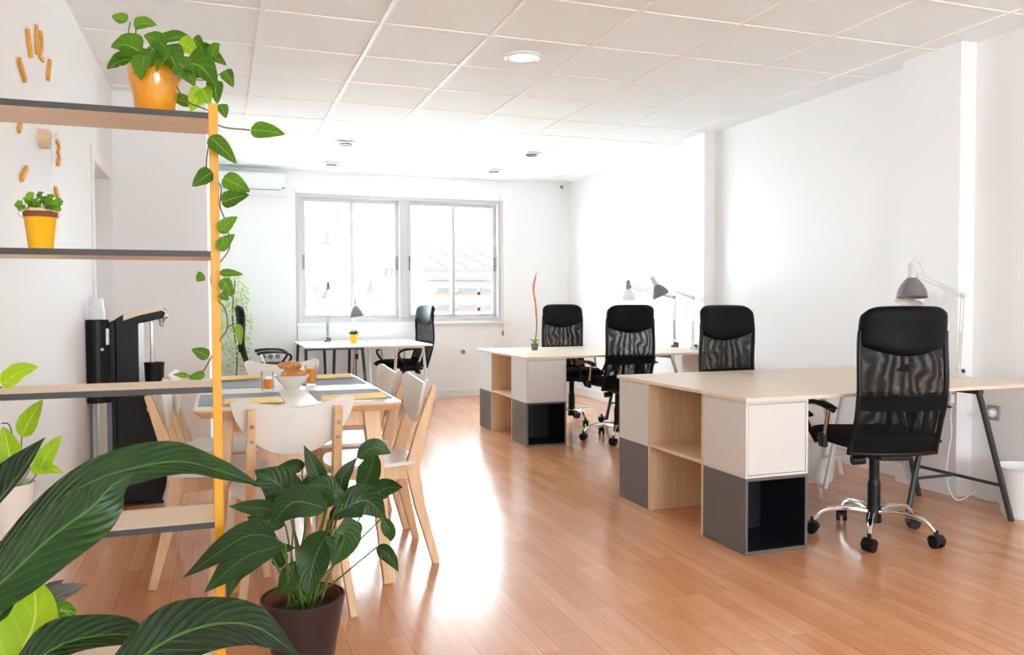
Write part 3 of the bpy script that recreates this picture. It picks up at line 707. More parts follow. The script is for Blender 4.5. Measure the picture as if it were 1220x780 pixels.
# ================================================================== PEACE LILY IN BROWN POT
pc = CAMP + ray(361, 712) * 2.57; pc.z = 0
t = thing('peace_lily', pc, 0, 'peace lily with dark drooping leaves in brown pot before the dining chair', 'plant')
MB().lathe([(0, 0), (.085, 0), (.09, .006), (.105, .10), (.124, .20), (.131, .228), (.131, .238), (.126, .239), (.122, .225), (.12, .18)], 48).build('pot', 'brownpot', t)
MB().lathe([(.1195, .20), (.119, .235), (.116, .235), (.112, .19)], 40).build('inner_pot', 'inpot', t)
MB().lathe([(0, .198), (.1155, .19)], 24).build('soil', 'soil', t, smooth=0)
lv = [  # base, mid, tip, width px, depth offset
    ((330, 640), (290, 640), (218, 688), 34, -.26), ((340, 648), (290, 665), (243, 706), 34, -.28), ((322, 660), (285, 680), (270, 714), 20, -.24),
    ((350, 615), (335, 580), (303, 560), 44, .05), ((345, 610), (310, 605), (272, 603), 20, -.1), ((340, 625), (315, 620), (294, 616), 22, .05),
    ((390, 600), (378, 565), (362, 530), 22, .10), ((400, 605), (408, 570), (425, 545), 20, .0), ((425, 545), (446, 533), (466, 540), 22, .0),
    ((428, 585), (442, 560), (446, 534), 30, .08), ((390, 606), (350, 598), (322, 626), 40, -.14), ((360, 560), (350, 556), (316, 566), 18, .2), ((400, 602), (390, 580), (365, 578), 26, -.02), ((408, 600), (398, 590), (390, 605), 20, -.1),
    ((400, 610), (430, 598), (478, 590), 0, 0), ((440, 596), (458, 582), (480, 580), 24, .08), ((398, 612), (435, 596), (460, 618), 38, -.10), ((392, 618), (410, 605), (424, 590), 18, .0),
    ((456, 616), (464, 632), (466, 645), 16, -.1), ((392, 632), (375, 665), (366, 712), 40, -.17), ((400, 632), (410, 640), (396, 675), 42, -.20), ((352, 668), (345, 690), (330, 711), 24, -.14),
    ((322, 662), (330, 655), (352, 652), 18, -.1), ((336, 676), (333, 664), (324, 656), 20, -.12), ((448, 652), (462, 660), (475, 681), 18, -.12), ((418, 625), (424, 630), (418, 638), 16, -.1),
    ((370, 590), (360, 600), (330, 602), 26, .0), ((352, 588), (376, 572), (372, 555), 20, .15), ((340, 590), (318, 574), (300, 578), 18, .12)]
for k, (b, md, e, w, dz) in enumerate(lv):
    if w == 0: continue
    pxleaf(b, e, w * 1.05, 2.57 + dz, 'lily', t, pc, fold=random.uniform(.1, .3), shape='lance', midpx=[(md[0], md[1], random.uniform(-.02, .02))],
           tilt=-FW + V((random.uniform(-.35, .35), 0, random.uniform(.1, .6))), wav=.07)
    bp = CAMP + ray(*b) * (2.57 + dz) - pc
    a = random.uniform(0, 2 * PI); r0 = random.uniform(.01, .05)
    s0 = V((r0 * math.cos(a), r0 * math.sin(a), .19)); mm = s0.lerp(bp, .55); mm.z = max(mm.z, bp.z * .72)
    MB().sweep(catmull([s0, mm, bp], 6), .0028, 7).build('stem', 'stem', t)

# ================================================================== PALE FICUS IN THE FAR CORNER
pc = V((.15, 9.36, 0))
t = thing('ficus_plant', pc, 0, 'pale leafy ficus in the far corner behind the shelf post', 'plant')
MB().lathe([(0, 0), (.09, 0), (.12, .22), (.125, .25), (.118, .25), (.112, .22)], 28).build('pot', 'porcelain', t)
MB().lathe([(0, .215), (.112, .212)], 20).build('soil', 'soil', t, smooth=0)
MB().sweep(catmull([(0, 0, .2), (.02, .01, .6), (-.02, 0, 1.0), (.01, 0, 1.4)], 5), .008, 8).build('stem', 'vine', t)
fo = MB()
for k in range(420):
    z = .42 + 1.05 * random.random(); rr = .17 * (1 - ((z - .85) / .75) ** 2) ** .5 if abs(z - .85) < .74 else .04
    a = random.uniform(0, 2 * PI); r = rr * random.random() ** .5
    b = V((r * math.cos(a), r * math.sin(a), z)); e = b + V((math.cos(a) * .03, math.sin(a) * .03, random.uniform(-.045, .0)))
    fo.leaf([b, e], .024, V((random.uniform(-.6, .6), -1, random.uniform(-.2, .8))), .15, 'lance', 0, n=4, mcols=2)
o = fo.build('foliage', 'ficus', t, smooth=80)

# ================================================================== WATER DISPENSER
DX0, DX1, DY0, DY1 = -.605, -.315, 5.09, 5.40
t = thing('water_dispenser', (-.46, DY0, 0), 0, 'black floor-standing water dispenser with chrome spout near the door', 'water dispenser')
W2 = DY1 - DY0
# body profile in x-z (front towards +x): waist niche, bulging lower front, sloping hood
body = [(-.10, .02), (.13, .02), (.155, .10), (.165, .22), (.155, .36), (.12, .52), (.055, .66), (.02, .69), (.02, 1.045), (.055, 1.05), (.155, 1.075), (.165, 1.11), (.14, 1.135), (.04, 1.125), (-.05, 1.10), (-.10, 1.07)]
MB().prism(body, 1, 0, W2).build('body', 'black', t, smooth=30, bevel=.008)
MB().prism([(-.145, .0), (-.10, .0), (-.10, 1.068), (-.145, 1.045)], 1, .004, W2 - .004).build('back_panel', 'black', t, smooth=0, bevel=.004)
MB().prism([(-.055, 1.062), (.03, 1.092), (.145, 1.118), (.16, 1.112), (.15, 1.136), (.04, 1.126), (-.05, 1.10), (-.055, 1.09)], 1, -.002, .0).build('hood_inlay', 'birch', t, smooth=0)
MB().box(.02, .028, .03, W2 - .03, .69, 1.045).build('niche_plate', 'steel', t, smooth=0)
MB().cyl((.085, .09, .80), (.085, .09, 1.05), .012, seg=14).build('column', 'chrome', t)
MB().cyl((.135, W2 / 2, 1.075), (.135, W2 / 2, 1.04), .022, .016).ball((.135, W2 / 2, 1.035), .014).ball((.155, .06, 1.085), .022).build('spout', 'chrome', t)
MB().lathe([(0, .66), (.05, .66), (.055, .80), (.058, .815), (.05, .815), (.048, .80), (0, .80)], 24, (.095, .10, 0)).build('drip_tray', 'black', t)
MB().box(-.147, -.122, -.006, .0, .0, .60).build('side_panel', 'blueside', t, smooth=0, bevel=.002)
MB().box(.03, .14, .02, W2 - .02, 0, .02).build('foot', 'blueled', t, smooth=0)
MB().cyl((-.185, -.03, .606), (-.185, -.03, 1.07), .060, seg=32).build('cup_tube', 'black', t, smooth=40, bevel=.004)
MB().box(-.137, -.124, -.075, -.030, .93, 1.02).cyl((-.155, -.083, .905), (-.155, -.09, .905), .008, seg=12).build('label_plate', 'paper', t, smooth=0)
for k in range(4):
    cm = MB().lathe([(.040, 0), (.042, 0), (.0385, .012), (.031, .075), (0, .075)], 24).build('paper_cup', 'cup', solid=.0006)
    cm.location = (-.645, DY0 - .03, 1.071 + k * .014)
    tag(cm, 'white paper cup turned upside down in the small stack on the dispenser tube', 'cup', 'paper cups on the dispenser tube')

# ================================================================== DINING TABLE
TX0, TX1, TY0, TY1, TZ = -.10, .70, 3.27, 4.67, .755
t = thing('dining_table', ((TX0 + TX1) / 2, (TY0 + TY1) / 2, 0), 0, 'white topped dining table with chamfered wood edge and splayed beech legs', 'table')
hx, hy = (TX1 - TX0) / 2, (TY1 - TY0) / 2
def rrect(a, b, r, n=5):
    out = []
    for cx, cy, s0 in ((a - r, b - r, 0), (-a + r, b - r, PI / 2), (-a + r, -b + r, PI), (a - r, -b + r, 1.5 * PI)):
        for k in range(n + 1): out.append((cx + r * math.cos(s0 + k * PI / 2 / n), cy + r * math.sin(s0 + k * PI / 2 / n)))
    return out
tp = MB(); A = rrect(hx, hy, .03); B = rrect(hx - .03, hy - .03, .02)
va = [tp.bm.verts.new((p[0], p[1], TZ - .008)) for p in A]; vb = [tp.bm.verts.new((p[0], p[1], TZ - .035)) for p in B]; vc = [tp.bm.verts.new((p[0], p[1], TZ - .001)) for p in A]
n_ = len(A); tp.bm.faces.new(vb[::-1]); tp.bm.faces.new(vc)
for i in range(n_):
    j = (i + 1) % n_; tp.bm.faces.new((va[i], va[j], vb[j], vb[i])[::-1]); tp.bm.faces.new((vc[i], vc[j], va[j], va[i])[::-1])
tp.build('edge', 'beech', t, smooth=30)
MB().prism(rrect(hx - .002, hy - .002, .029), 2, TZ - .0012, TZ).build('tabletop', 'white', t, smooth=30)
MB().box(-hx + .10, hx - .10, -hy + .10, -hy + .12, TZ - .10, TZ - .035).box(-hx + .10, hx - .10, hy - .12, hy - .10, TZ - .10, TZ - .035).box(-hx + .10, -hx + .12, -hy + .10, hy - .10, TZ - .10, TZ - .035).box(hx - .12, hx - .10, -hy + .10, hy - .10, TZ - .10, TZ - .035).build('apron', 'beech', t, smooth=0)
for sx in (-1, 1):
    for sy in (-1, 1):
        MB().sweep([(sx * (hx - .115), sy * (hy - .115), TZ - .034), (sx * (hx - .06), sy * (hy - .04), 0)], 0, rect=[(.07, .06), (.042, .038)], up=(sx * .7, -sy * .7, 0) if False else (0, 1, 0)).build('leg', 'beech', t, smooth=0, bevel=.006)

# ================================================================== DINING CHAIR
def make_dining_chair(label):
    t = thing('dining_chair', (0, 0, 0), 0, label, 'chair', 'white dining chairs round the table')
    # seat: rounded plywood, slightly dished
    def seat(u, v):
        x = (u - .5) * 2; y = (v - .5) * 2
        k = .5 + .5 * 1
        sx = x * (1 - .10 * max(0, -y) ** 2) ; r = max(abs(x), abs(y))
        # round the corners
        px_, py_ = x * math.sqrt(max(0, 1 - .28 * y * y)), y * math.sqrt(max(0, 1 - .28 * x * x))
        return V((px_ * .215 * (1 - .06 * max(0, -y)), -.005 + py_ * .205, .452 - .012 * (1 - x * x) * (1 - .6 * y * y) + (.0 if y < .7 else -.02 * (y - .7))))
    MB().grid(seat, 14, 14, lambda u, v: .0075).build('seat', 'chairwhite', t, smooth=50, bevel=0)
    def zt(a): return .787 + .043 * abs(a) ** 1.8 - .022 * max(0, (abs(a) - .86) / .14) ** 2
    def zb(a): return .798 + .0 * a - .186 * max(0, 1 - abs(a) ** 2.3) ** .72 if True else .83 - .218 * max(0, 1 - abs(a) ** 2.3) ** .72
    def back(u, v):
        a = (u - .5) * 2 * .999; z = zb(a) + (zt(a) - zb(a)) * v
        if abs(a) > .97: z = zb(a) + (zt(a) - zb(a)) * v
        y = -.205 - (z - .6) * .30 + .055 * a * a
        return V((a * .216, y, z))
    MB().grid(back, 28, 8, lambda u, v: .0065).build('backrest', 'chairwhite', t, smooth=50)
    for s in (-1, 1):
        lg = MB(); pts = [(s * .200, -.262, 0), (s * .170, -.195, .26), (s * .155, -.165, .43), (s * .152, -.212, .60), (s * .150, -.272, .785)]
        lg.sweep(pts, 0, rect=[(.028, .034), (.032, .046), (.034, .062), (.032, .046), (.03, .026)], up=(0, 1, .2))
        l_ = lg.build('leg', 'beech', t, smooth=20, bevel=.004)
        for zz in (.73, .675):
            yy = -.212 - .324 * (zz - .6)
            MB().cyl((s * .1505, yy - .004, zz), (s * .1505, yy - .0205, zz - .004), .0075, seg=12).build('screw', 'hinge', l_)
        MB().sweep([(s * .200, .185, 0), (s * .165, .14, .44)], 0, rect=[(.028, .03), (.036, .05)], up=(0, 1, 0)).build('leg', 'beech', t, smooth=0, bevel=.004)
        MB().hexa([(s * .148, -.17, .375), (s * .17, -.17, .375), (s * .174, .14, .395), (s * .152, .14, .395), (s * .148, -.17, .438), (s * .17, -.17, .438), (s * .174, .14, .438), (s * .152, .14, .438)]).build('side_rail', 'beech', t, smooth=0, bevel=.003)
    MB().box(-.15, .15, .12, .14, .395, .438).box(-.15, .15, -.175, -.155, .395, .438).build('cross_rail', 'beech', t, smooth=0, bevel=.003)
    return t
ch = make_dining_chair('white dining chair with its back to the viewer, behind the peace lily')
ch.location = (.243, 3.25, 0); ch.rotation_euler = (0, 0, math.radians(1.5))
dup(ch, (.63, 3.70, 0), PI / 2, 'white dining chair at the table long side facing the dispenser, nearer the peace lily')
dup(ch, (.62, 4.28, 0), PI / 2 + .03, 'white dining chair at the table long side facing the dispenser, farther from the peace lily')
dup(ch, (-.01, 3.765, 0), -PI / 2, 'white dining chair beside the water dispenser, the one nearer the shelf')
dup(ch, (.0, 4.31, 0), -PI / 2 - .02, 'white dining chair on the dispenser side, farther from the shelf')
dup(ch, (.345, 4.80, 0), PI, 'white dining chair at the far head of the table, facing the viewer')

# ---------------- table setting
ZT = TZ
def placemat(pxs, label):
    q = [at_z(px, py, ZT) for px, py in pxs]; c = sum(q, V()) / 4
    o = MB(); 
    o.hexa([(p.x - c.x, p.y - c.y, 0) for p in q] + [(p.x - c.x, p.y - c.y, .003) for p in q])
    ob = o.build('placemat', 'mat', smooth=0); ob.location = (c.x, c.y, ZT + .0004); return tag(ob, label, 'placemat', 'grey placemats on the table')
def mat_at(x0, x1, y0, y1, label):
    ob = MB().prism(rrect((x1 - x0) / 2, (y1 - y0) / 2, .006, 2), 2, 0, .003).build('placemat', 'mat', smooth=0)
    ob.location = ((x0 + x1) / 2, (y0 + y1) / 2, ZT + .0004); return tag(ob, label, 'placemat', 'grey placemats on the table')
mat_at(-.085, .245, 3.40, 3.80, 'grey woven placemat under the half-full juice glass')
mat_at(.375, .685, 3.40, 3.80, 'grey woven placemat in front of the nearer chair facing the dispenser')
mat_at(-.085, .245, 4.06, 4.46, 'grey woven placemat on the far side of the half-full juice glass, towards the ficus')
mat_at(.375, .685, 4.06, 4.46, 'grey woven placemat beyond the fuller juice glass, towards the window')
def napkin(pa, pb, label, r=.0095, rise=0):
    a = at_z(*pa, ZT + .015); b = at_z(*pb, ZT + .015); c = (a + b) / 2; d = b - a; L = d.length
    o = MB()
    def f(u, v):
        x = (u - .5) * L; an = v * 2 * PI
        w = .024 * (1 + .15 * math.sin(u * 7)) * (.85 + .3 * abs(u - .5)); h = r * (.8 + .15 * math.sin(u * 9 + 1))
        return V((x, w * math.cos(an), h + h * .98 * math.sin(an) + .003 * math.cos(an * 3) * 0))
    o.grid(f, 18, 14)
    bmesh.ops.remove_doubles(o.bm, verts=o.bm.verts, dist=1e-5)
    bmesh.ops.holes_fill(o.bm, edges=[e for e in o.bm.edges if e.is_boundary])
    # an outer fold lying over the roll
    def g_(u, v): return V(((u - .5) * L * .96, -.021 + v * .030, r * 1.98 + .0035 - .012 * (1 - v) ** 2))
    o.grid(g_, 10, 4, lambda u, v: .0015)
    ob = o.build('napkin', 'napkin', smooth=60); ob.location = (c.x, c.y, ZT + .0042); ob.rotation_euler = (0, 0, math.atan2(d.y, d.x))
    return tag(ob, label, 'napkin', 'folded yellow napkins on the placemats')
napkin((266, 479), (337, 476), 'folded yellow napkin on the placemat with the half-full juice glass')
napkin((382, 475), (459, 470.5), 'folded yellow napkin on the placemat in front of the nearer chair facing the dispenser')
napkin((262, 451.5), (310, 449), 'folded yellow napkin next to the shelf post, on the ficus side of the table')
napkin((376, 449.5), (419, 447.5), 'folded yellow napkin beyond the fuller juice glass, towards the window')
def juice(px, py, r, h, fill, label):
    p = at_z(px, py, ZT)
    t = thing('juice_glass', (p.x, p.y, ZT + .0036), 0, label, 'glass', 'glasses of orange juice')
    MB().lathe([(0, .0), (r * .86, 0), (r * .9, .003), (r, h), (r - .0015, h + .001), (r - .003, h), (r * .86 - .002, .010), (0, .009)], 32).build('tumbler', 'glass', t)
    z1 = .0095 + (h - .01) * fill
    MB().lathe([(0, .0105), (r * .86 - .0035, .0105), (r * .86 - .0035 + (r * .14) * fill * .95, z1), (0, z1)], 32).build('juice', 'juice', t)
juice(319, 466.5, .030, .088, .55, 'glass half full of orange juice nearest the viewer')
juice(370.5, 459, .030, .095, .82, 'taller filled glass of orange juice behind the bowl')
pb = at_z(348, 462, ZT); pb = V((pb.x, pb.y, ZT + .0004))
t = thing('bowl', pb, 0, 'white porcelain bowl of croissants on the dining table', 'bowl')
MB().lathe([(0, .003), (.028, .003), (.030, 0), (.034, 0), (.036, .005), (.062, .032), (.083, .060), (.085, .062), (.082, .062), (.060, .036), (.034, .012), (0, .010)], 44).build('dish', 'porcelain', t, smooth=60)
def croissant(loc, rz, L, label, tilt=0):
    o = MB(); n = 44; seg = 16; rings = []
    for i in range(n + 1):
        u = i / n * 2 - 1; an = u * 1.15
        c = V((math.sin(an) * L * .5, (math.cos(an) - .7) * L * .55, 0))
        tg = V((math.cos(an), -math.sin(an), 0)); nn = V((math.sin(an), math.cos(an), 0))
        seg_w = abs(((u * 3.5) % 1) - .5) * 2
        r = L * .22 * (1 - abs(u) ** 2.0) ** .7 * (1 - .24 * seg_w ** 3) + .003
        rings.append([o.bm.verts.new(c + nn * (r * math.cos(2 * PI * k / seg)) + V((0, 0, r * .85 * math.sin(2 * PI * k / seg)))) for k in range(seg)])
    for a, b in zip(rings, rings[1:]):
        for k in range(seg): o.bm.faces.new((a[k], a[(k + 1) % seg], b[(k + 1) % seg], b[k]))
    o.bm.faces.new(rings[0][::-1]); o.bm.faces.new(rings[-1])
    ob = o.build('croissant', 'crust', smooth=70); ob.location = loc; ob.rotation_euler = (tilt, 0, rz)
    return tag(ob, label, 'croissant', 'croissants in the bowl')
croissant((pb.x + .008, pb.y - .016, ZT + .066), .2, .120, 'golden croissant lying lower in the bowl, towards the fuller glass', .15)
croissant((pb.x - .008, pb.y + .006, ZT + .107), -.35, .112, 'golden croissant resting on top of another in the bowl', -.15)

# ================================================================== STORAGE CUBES, SHELF UNITS, DESKTOPS
CW = .345
def cube_white(x, y, z, rz, label):
    t = thing('storage_cube', (x, y, z), rz, label, 'cabinet', 'white storage cubes under the desks')
    h = CW / 2; th = .012
    MB().box(-h, h, -h, -h + .003 - .003, 0, 0) if False else None
    b = MB(); b.box(-h, h, -h, h, 0, th).box(-h, h, -h, h, .35 - th, .35).box(-h, -h + th, -h, h, th, .35 - th).box(h - th, h, -h, h, th, .35 - th).box(-h + th, h - th, h - .006, h, th, .35 - th)
    b.build('body', 'cubewhite', t, smooth=0, bevel=.0012)
    MB().box(-h + th + .0025, h - th - .0025, -h + .002, -h + .018, th + .0025, .35 - th - .0025).build('door', 'cubewhite', t, smooth=0, bevel=.001)
    return t
def cube_grey(x, y, z, rz, label):
    t = thing('storage_cube', (x, y, z), rz, label, 'cabinet', 'dark grey storage cubes under the desks')
    h = CW / 2; th = .014
    b = MB(); b.box(-h, h, -h, h, 0, th).box(-h, h, -h, h, .35 - th, .35).box(-h, -h + th, -h, h, th, .35 - th).box(h - th, h, -h, h, th, .35 - th)
    b.build('body', 'cubegrey', t, smooth=0, bevel=.0012)
    MB().box(-h + th, h - th, h - .008, h, th, .35 - th).build('back_panel', 'cubeshade', t, smooth=0)  # panel coloured darker to stand for the shade inside
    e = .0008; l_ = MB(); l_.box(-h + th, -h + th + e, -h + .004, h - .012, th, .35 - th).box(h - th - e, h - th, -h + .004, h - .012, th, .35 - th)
    l_.box(-h + th, h - th, -h + .004, h - .012, th, th + e).box(-h + th, h - th, -h + .004, h - .012, .35 - th - e, .35 - th).build('shade_lining', 'cubeshade', t, smooth=0)  # added dark sheets imitate the shade on the inner faces
    MB().box(-.004, .004, h - .012, h - .008, th, .35 - th).build('back_seam', 'cubegrey', t, smooth=0)
    return t
def shelf_mid(x0, y0, y1, label):
    t = thing('bookcase', (x0, y0, 0), 0, label, 'shelf', 'oak shelf units between the storage cubes')
    w = y1 - y0; th = .018
    MB().box(0, CW, 0, th, 0, .70).build('side_panel', 'oakz', t, smooth=0, bevel=.001)
    MB().box(0, CW, w - th, w, 0, .70).build('side_panel', 'oakz', t, smooth=0, bevel=.001)
    MB().box(0.005, CW, th, w - th, .352, .37).build('shelf_board', 'oakx', t, smooth=0, bevel=.001)
    MB().box(CW - .006, CW, th, w - th, 0.0, .352).box(CW - .006, CW, th, w - th, .37, .70).build('back_panel', 'oakz', t, smooth=0)
    return t
def pod(x0, y0, y1, which):
    """cubes and shelf at the aisle end of a pair of desks"""
    h = CW / 2; g_ = .0005
    near, far = 'facing the viewer', 'on the window side'
    cube_grey(x0 + h, y0 + h, 0.002, 0, f'open dark grey storage cube on the floor under the {which} desk pair, {near}')
    cube_white(x0 + h, y0 + h, .3525, 0, f'white cube with door stacked on a grey one, {which} desk pair, {near}')
    cube_grey(x0 + h, y1 - h, 0.002, PI, f'dark grey storage cube on the floor under the {which} desk pair, {far}')
    cube_white(x0 + h, y1 - h, .3525, PI, f'white storage cube above the grey one of the {which} desk pair, {far}')
    shelf_mid(x0, y0 + CW + g_, y1 - CW - g_, f'open oak shelf unit in the middle of the {which} desk pair cube row')
def desktop(x0, x1, y0, y1, z, mat, label, grp='pale wood desktops'):
    o = MB().box(x0 - (x0 + x1) / 2, x1 - (x0 + x1) / 2, y0 - (y0 + y1) / 2, y1 - (y0 + y1) / 2, 0, .018).build('desktop', mat, smooth=0, bevel=.0015)
    o.location = ((x0 + x1) / 2, (y0 + y1) / 2, z); return tag(o, label, 'desk', grp)
ZD = .7035
pod(2.235, 3.10, 4.34, 'nearer'); pod(2.29, 6.05, 7.29, 'farther')
desktop(2.225, 4.055, 3.085, 3.715, ZD, 'deskw', 'pale wood desktop nearest the viewer, over a dark trestle')
desktop(2.225, 4.055, 3.717, 4.355, ZD, 'deskw', 'pale wood desktop of the nearer pair, on its window side over a white trestle')
desktop(2.28, 4.06, 6.035, 6.665, ZD, 'deskw', 'pale wood desktop of the farther pair, under the middle swivel chair')
desktop(2.28, 4.06, 6.667, 7.305, ZD, 'deskw', 'pale wood desktop of the farther pair, on its window side with the grey pot')
desktop(.79, 1.435, 8.28, 9.50, ZD, 'white', 'white desktop under the window with the yellow pot, on dark trestles', 'white desktops under the window')
desktop(1.437, 2.09, 8.28, 9.50, ZD, 'white', 'white desktop under the window on white trestles, next to the swivel chair', 'white desktops under the window')

# trestles: three splayed legs on a top bar, stretcher and brace
def make_trestle(mat, label, grp):
    t = thing('trestle', (0, 0, 0), 0, label, 'trestle', grp)
    zt = ZD - .0005
    MB().box(-.30, .30, -.018, .018, zt - .028, zt).build('top_bar', mat, t, smooth=0, bevel=.003)
    for s in (-1, 1):
        MB().sweep([(s * .285, .0, zt - .02), (s * .287, .035, zt - .12), (s * .300, .225, 0)], .0155, 12).build('leg', mat, t)
    MB().sweep([(0, -.0, zt - .02), (0, -.035, zt - .12), (0, -.17, 0)], .0155, 12).build('leg', mat, t)
    zs = .19; f = 1 - zs / (zt - .12); y_ = .225 - (.225 - .035) * (1 - f)
    y_ = .035 + (.225 - .035) * f; x_ = .287 + .013 * f
    MB().sweep([(-x_, y_, zs), (x_, y_, zs)], .009, 10).build('stretcher', mat, t)
    yb = -.035 - .135 * f
    MB().sweep([(0, yb, zs), (0, y_, zs)], .008, 10).build('brace', mat, t)
    return t
td = make_trestle('anth', 'dark metal trestle under the nearest desktop, behind the swivel chair', 'dark metal trestles')
td.location = (3.675, 3.413, 0); td.rotation_euler = (0, 0, -PI / 2)
tw = make_trestle('whitemet', 'white metal trestle behind the nearest swivel chair, next to the bin', 'white metal trestles')
tw.location = (3.675, 4.055, 0); tw.rotation_euler = (0, 0, -PI / 2)
dup(td, (3.62, 6.985, 0), -PI / 2, 'dark metal trestle under the farther desk pair, below the arm lamps')
dup(tw, (3.62, 6.345, 0), -PI / 2, 'white metal trestle under the farther desk pair, behind the middle swivel chair')
dup(td, (1.10, 8.45, 0), PI, 'dark metal trestle under the window desk, at the end nearer the dining table')
dup(td, (1.10, 9.33, 0), 0, 'dark metal trestle under the window desk, at the end against the window')
dup(tw, (1.74, 8.45, 0), PI, 'white metal trestle under the window desk, at the end nearer the dining table')
dup(tw, (1.74, 9.33, 0), 0, 'white metal trestle under the window desk, at the end against the window')

# ================================================================== SWIVEL CHAIRS
def make_swivel(label):
    t = thing('office_chair', (0, 0, 0), 0, label, 'office chair', 'black mesh swivel chairs')
    sb = MB().cyl((0, 0, .07), (0, 0, .15), .036, .034).build('star_base', 'black', t)
    for k in range(5):
        a = 2 * PI * k / 5 + PI / 2 + .1; d = V((math.cos(a), math.sin(a), 0))
        pts = catmull([d * .025 + V((0, 0, .125)), d * .13 + V((0, 0, .135)), d * .23 + V((0, 0, .12)), d * .285 + V((0, 0, .07))], 5)
        MB().sweep(pts, 0, rect=[(.030 - .010 * i / (len(pts) - 1), .022) for i in range(len(pts))], up=(0, 0, 1)).build('leg', 'chrome', sb, smooth=30, bevel=.006, seg=3)
        c = d * .29; s_ = V((-d.y, d.x, 0)); a2 = a + 1.1
        s_ = V((math.cos(a2), math.sin(a2), 0)); f_ = V((-s_.y, s_.x, 0))
        w = MB()
        for q in (-1, 1): w.cyl(c + s_ * (q * .008) + V((0, 0, .028)), c + s_ * (q * .026) + V((0, 0, .028)), .028, .026, 20)
        w.cyl(c + V((0, 0, .03)), c + V((0, 0, .085)), .009, seg=10)
        w.grid(lambda u, v: c + s_ * ((u - .5) * .05) + f_ * (math.cos(v * PI) * .031) + V((0, 0, .032 + math.sin(v * PI) * .031)), 4, 8, lambda u, v: .0015)
        w.build('caster', 'black', t)
    MB().cyl((0, 0, .15), (0, 0, .26), .031).cyl((0, 0, .26), (0, 0, .285), .031, .025).cyl((0, 0, .285), (0, 0, .42), .024).build('gas_lift', 'black', t)
    MB().box(-.09, .09, -.13, .11, .405, .44).box(-.07, .07, -.20, -.10, .41, .435).build('mechanism', 'black', t, smooth=0, bevel=.008)
    MB().sweep([(.08, .03, .42), (.24, .03, .415), (.241, .03, .415), (.27, .03, .413)], [.006, .006, .011, .011], 10).build('lever', 'black', t)
    MB().cyl((-.10, -.10, .40), (-.16, -.10, .395), .022).build('tension_knob', 'black', t)
    def seat(u, v):
        x = (u - .5) * 2; y = (v - .5) * 2
        px_, py_ = x * math.sqrt(1 - .25 * y * y), y * math.sqrt(1 - .25 * x * x)
        return V((px_ * .262, .035 + py_ * .262, .487 - .035 * max(0, y - .5) ** 2 * 2 + .012 * x * x))
    MB().grid(seat, 16, 16, lambda u, v: .005 + .034 * (max(0, 1 - abs(2 * u - 1) ** 5) * max(0, 1 - abs(2 * v - 1) ** 5)) ** .5).build('seat', 'blackfab', t, smooth=60)
    # back: S-curved plane
    def by(z): return -.235 - .11 * (z - .46) / .7 - .025 * math.sin((z - .46) / .7 * 2 * PI - .6)
    def bw(z): return .194 + .010 * math.sin((z - .46) / .7 * PI) + (.012 if z < .6 else 0) * (0.6 - z) / .14
    def surf(a, z): return V((a * bw(z), by(z) + .045 * a * a, z))
    for s in (-1, 1):
        MB().sweep([surf(s, .44 + .58 * i / 24) for i in range(25)], .013, 10).build('back_frame', 'black', t)
    MB().sweep([surf(-1 + 2 * i / 16, .445) for i in range(17)], .012, 10).build('back_frame', 'black', t)
    MB().grid(lambda u, v: surf((u * 2 - 1) * .97, .45 + v * .54), 12, 22).build('mesh_panel', 'mesh', t)
    o = MB().grid(lambda u, v: surf((u * 2 - 1) * .96, .45 + v * .53) + V((0, .018, 0)), 12, 22).build('mesh_panel', 'mesh', t)
    MB().grid(lambda u, v: surf((u * 2 - 1) * .99, .655 + v * .07) + V((0, -.006, 0)), 12, 4, lambda u, v: .006).build('lumbar_band', 'blackfab', t)
    MB().grid(lambda u, v: surf((u * 2 - 1) * .98, .45 + v * .085) + V((0, .006, 0)), 12, 4, lambda u, v: .006).build('lower_band', 'blackfab', t)
    for s in (-1, 1): MB().sweep([V((s * .05, -.15, .42)), V((s * .055, -.20, .50)) + V((0, .0, 0)), surf(s * .28, .58) + V((0, .03, 0)), surf(s * .30, .69) + V((0, .02, 0))], 0, rect=(.022, .012), up=(0, 1, 0)).build('back_support', 'black', t, smooth=30)
    def ht(a): return 1.134 - .004 * a * a - .028 * abs(a) ** 9
    def hb(a): return .905 + .055 * abs(a) ** 1.8
    def head(u, v):
        a = (u - .5) * 2; z = hb(a) + (ht(a) - hb(a)) * v
        k = 1.04 - .06 * max(0, (2 * v - 1)) ** 8
        return surf(a * k, z) + V((0, .004, 0))
    MB().grid(head, 22, 14, lambda u, v: .004 + .026 * (max(0, 1 - abs(2 * u - 1) ** 6) * max(0, 1 - abs(2 * v - 1) ** 4)) ** .5).build('headrest', 'headrest', t, smooth=60)
    for s in (-1, 1):
        ar = MB().sweep(catmull([(s * .265, -.13, .640), (s * .275, -.06, .655), (s * .28, .08, .660), (s * .28, .17, .640), (s * .275, .20, .60), (s * .265, .15, .52), (s * .25, .09, .455)], 6), .0125, 10)
        ar.build('armrest', 'black', t)
        MB().grid(lambda u, v: V((s * .277 + (u - .5) * .055, -.14 + v * .25, .663 - .012 * (2 * v - 1) ** 2)), 6, 14, lambda u, v: .003 + .008 * max(0, 1 - abs(2 * u - 1) ** 4) ** .5 * max(0, 1 - abs(2 * v - 1) ** 8) ** .5).build('arm_pad', 'black', t)
        MB().sweep([(s * .272, -.095, .652), (s * .268, -.04, .50)], .010, 12).build('arm_strut', 'chrome', t)
        MB().box(*sorted((s * .255, s * .285)), -.055, .0, .45, .52).build('arm_bracket', 'black', t, smooth=0, bevel=.008)
    return t
sc_ = make_swivel('black mesh swivel chair closest to the viewer, in front of the dark trestle')
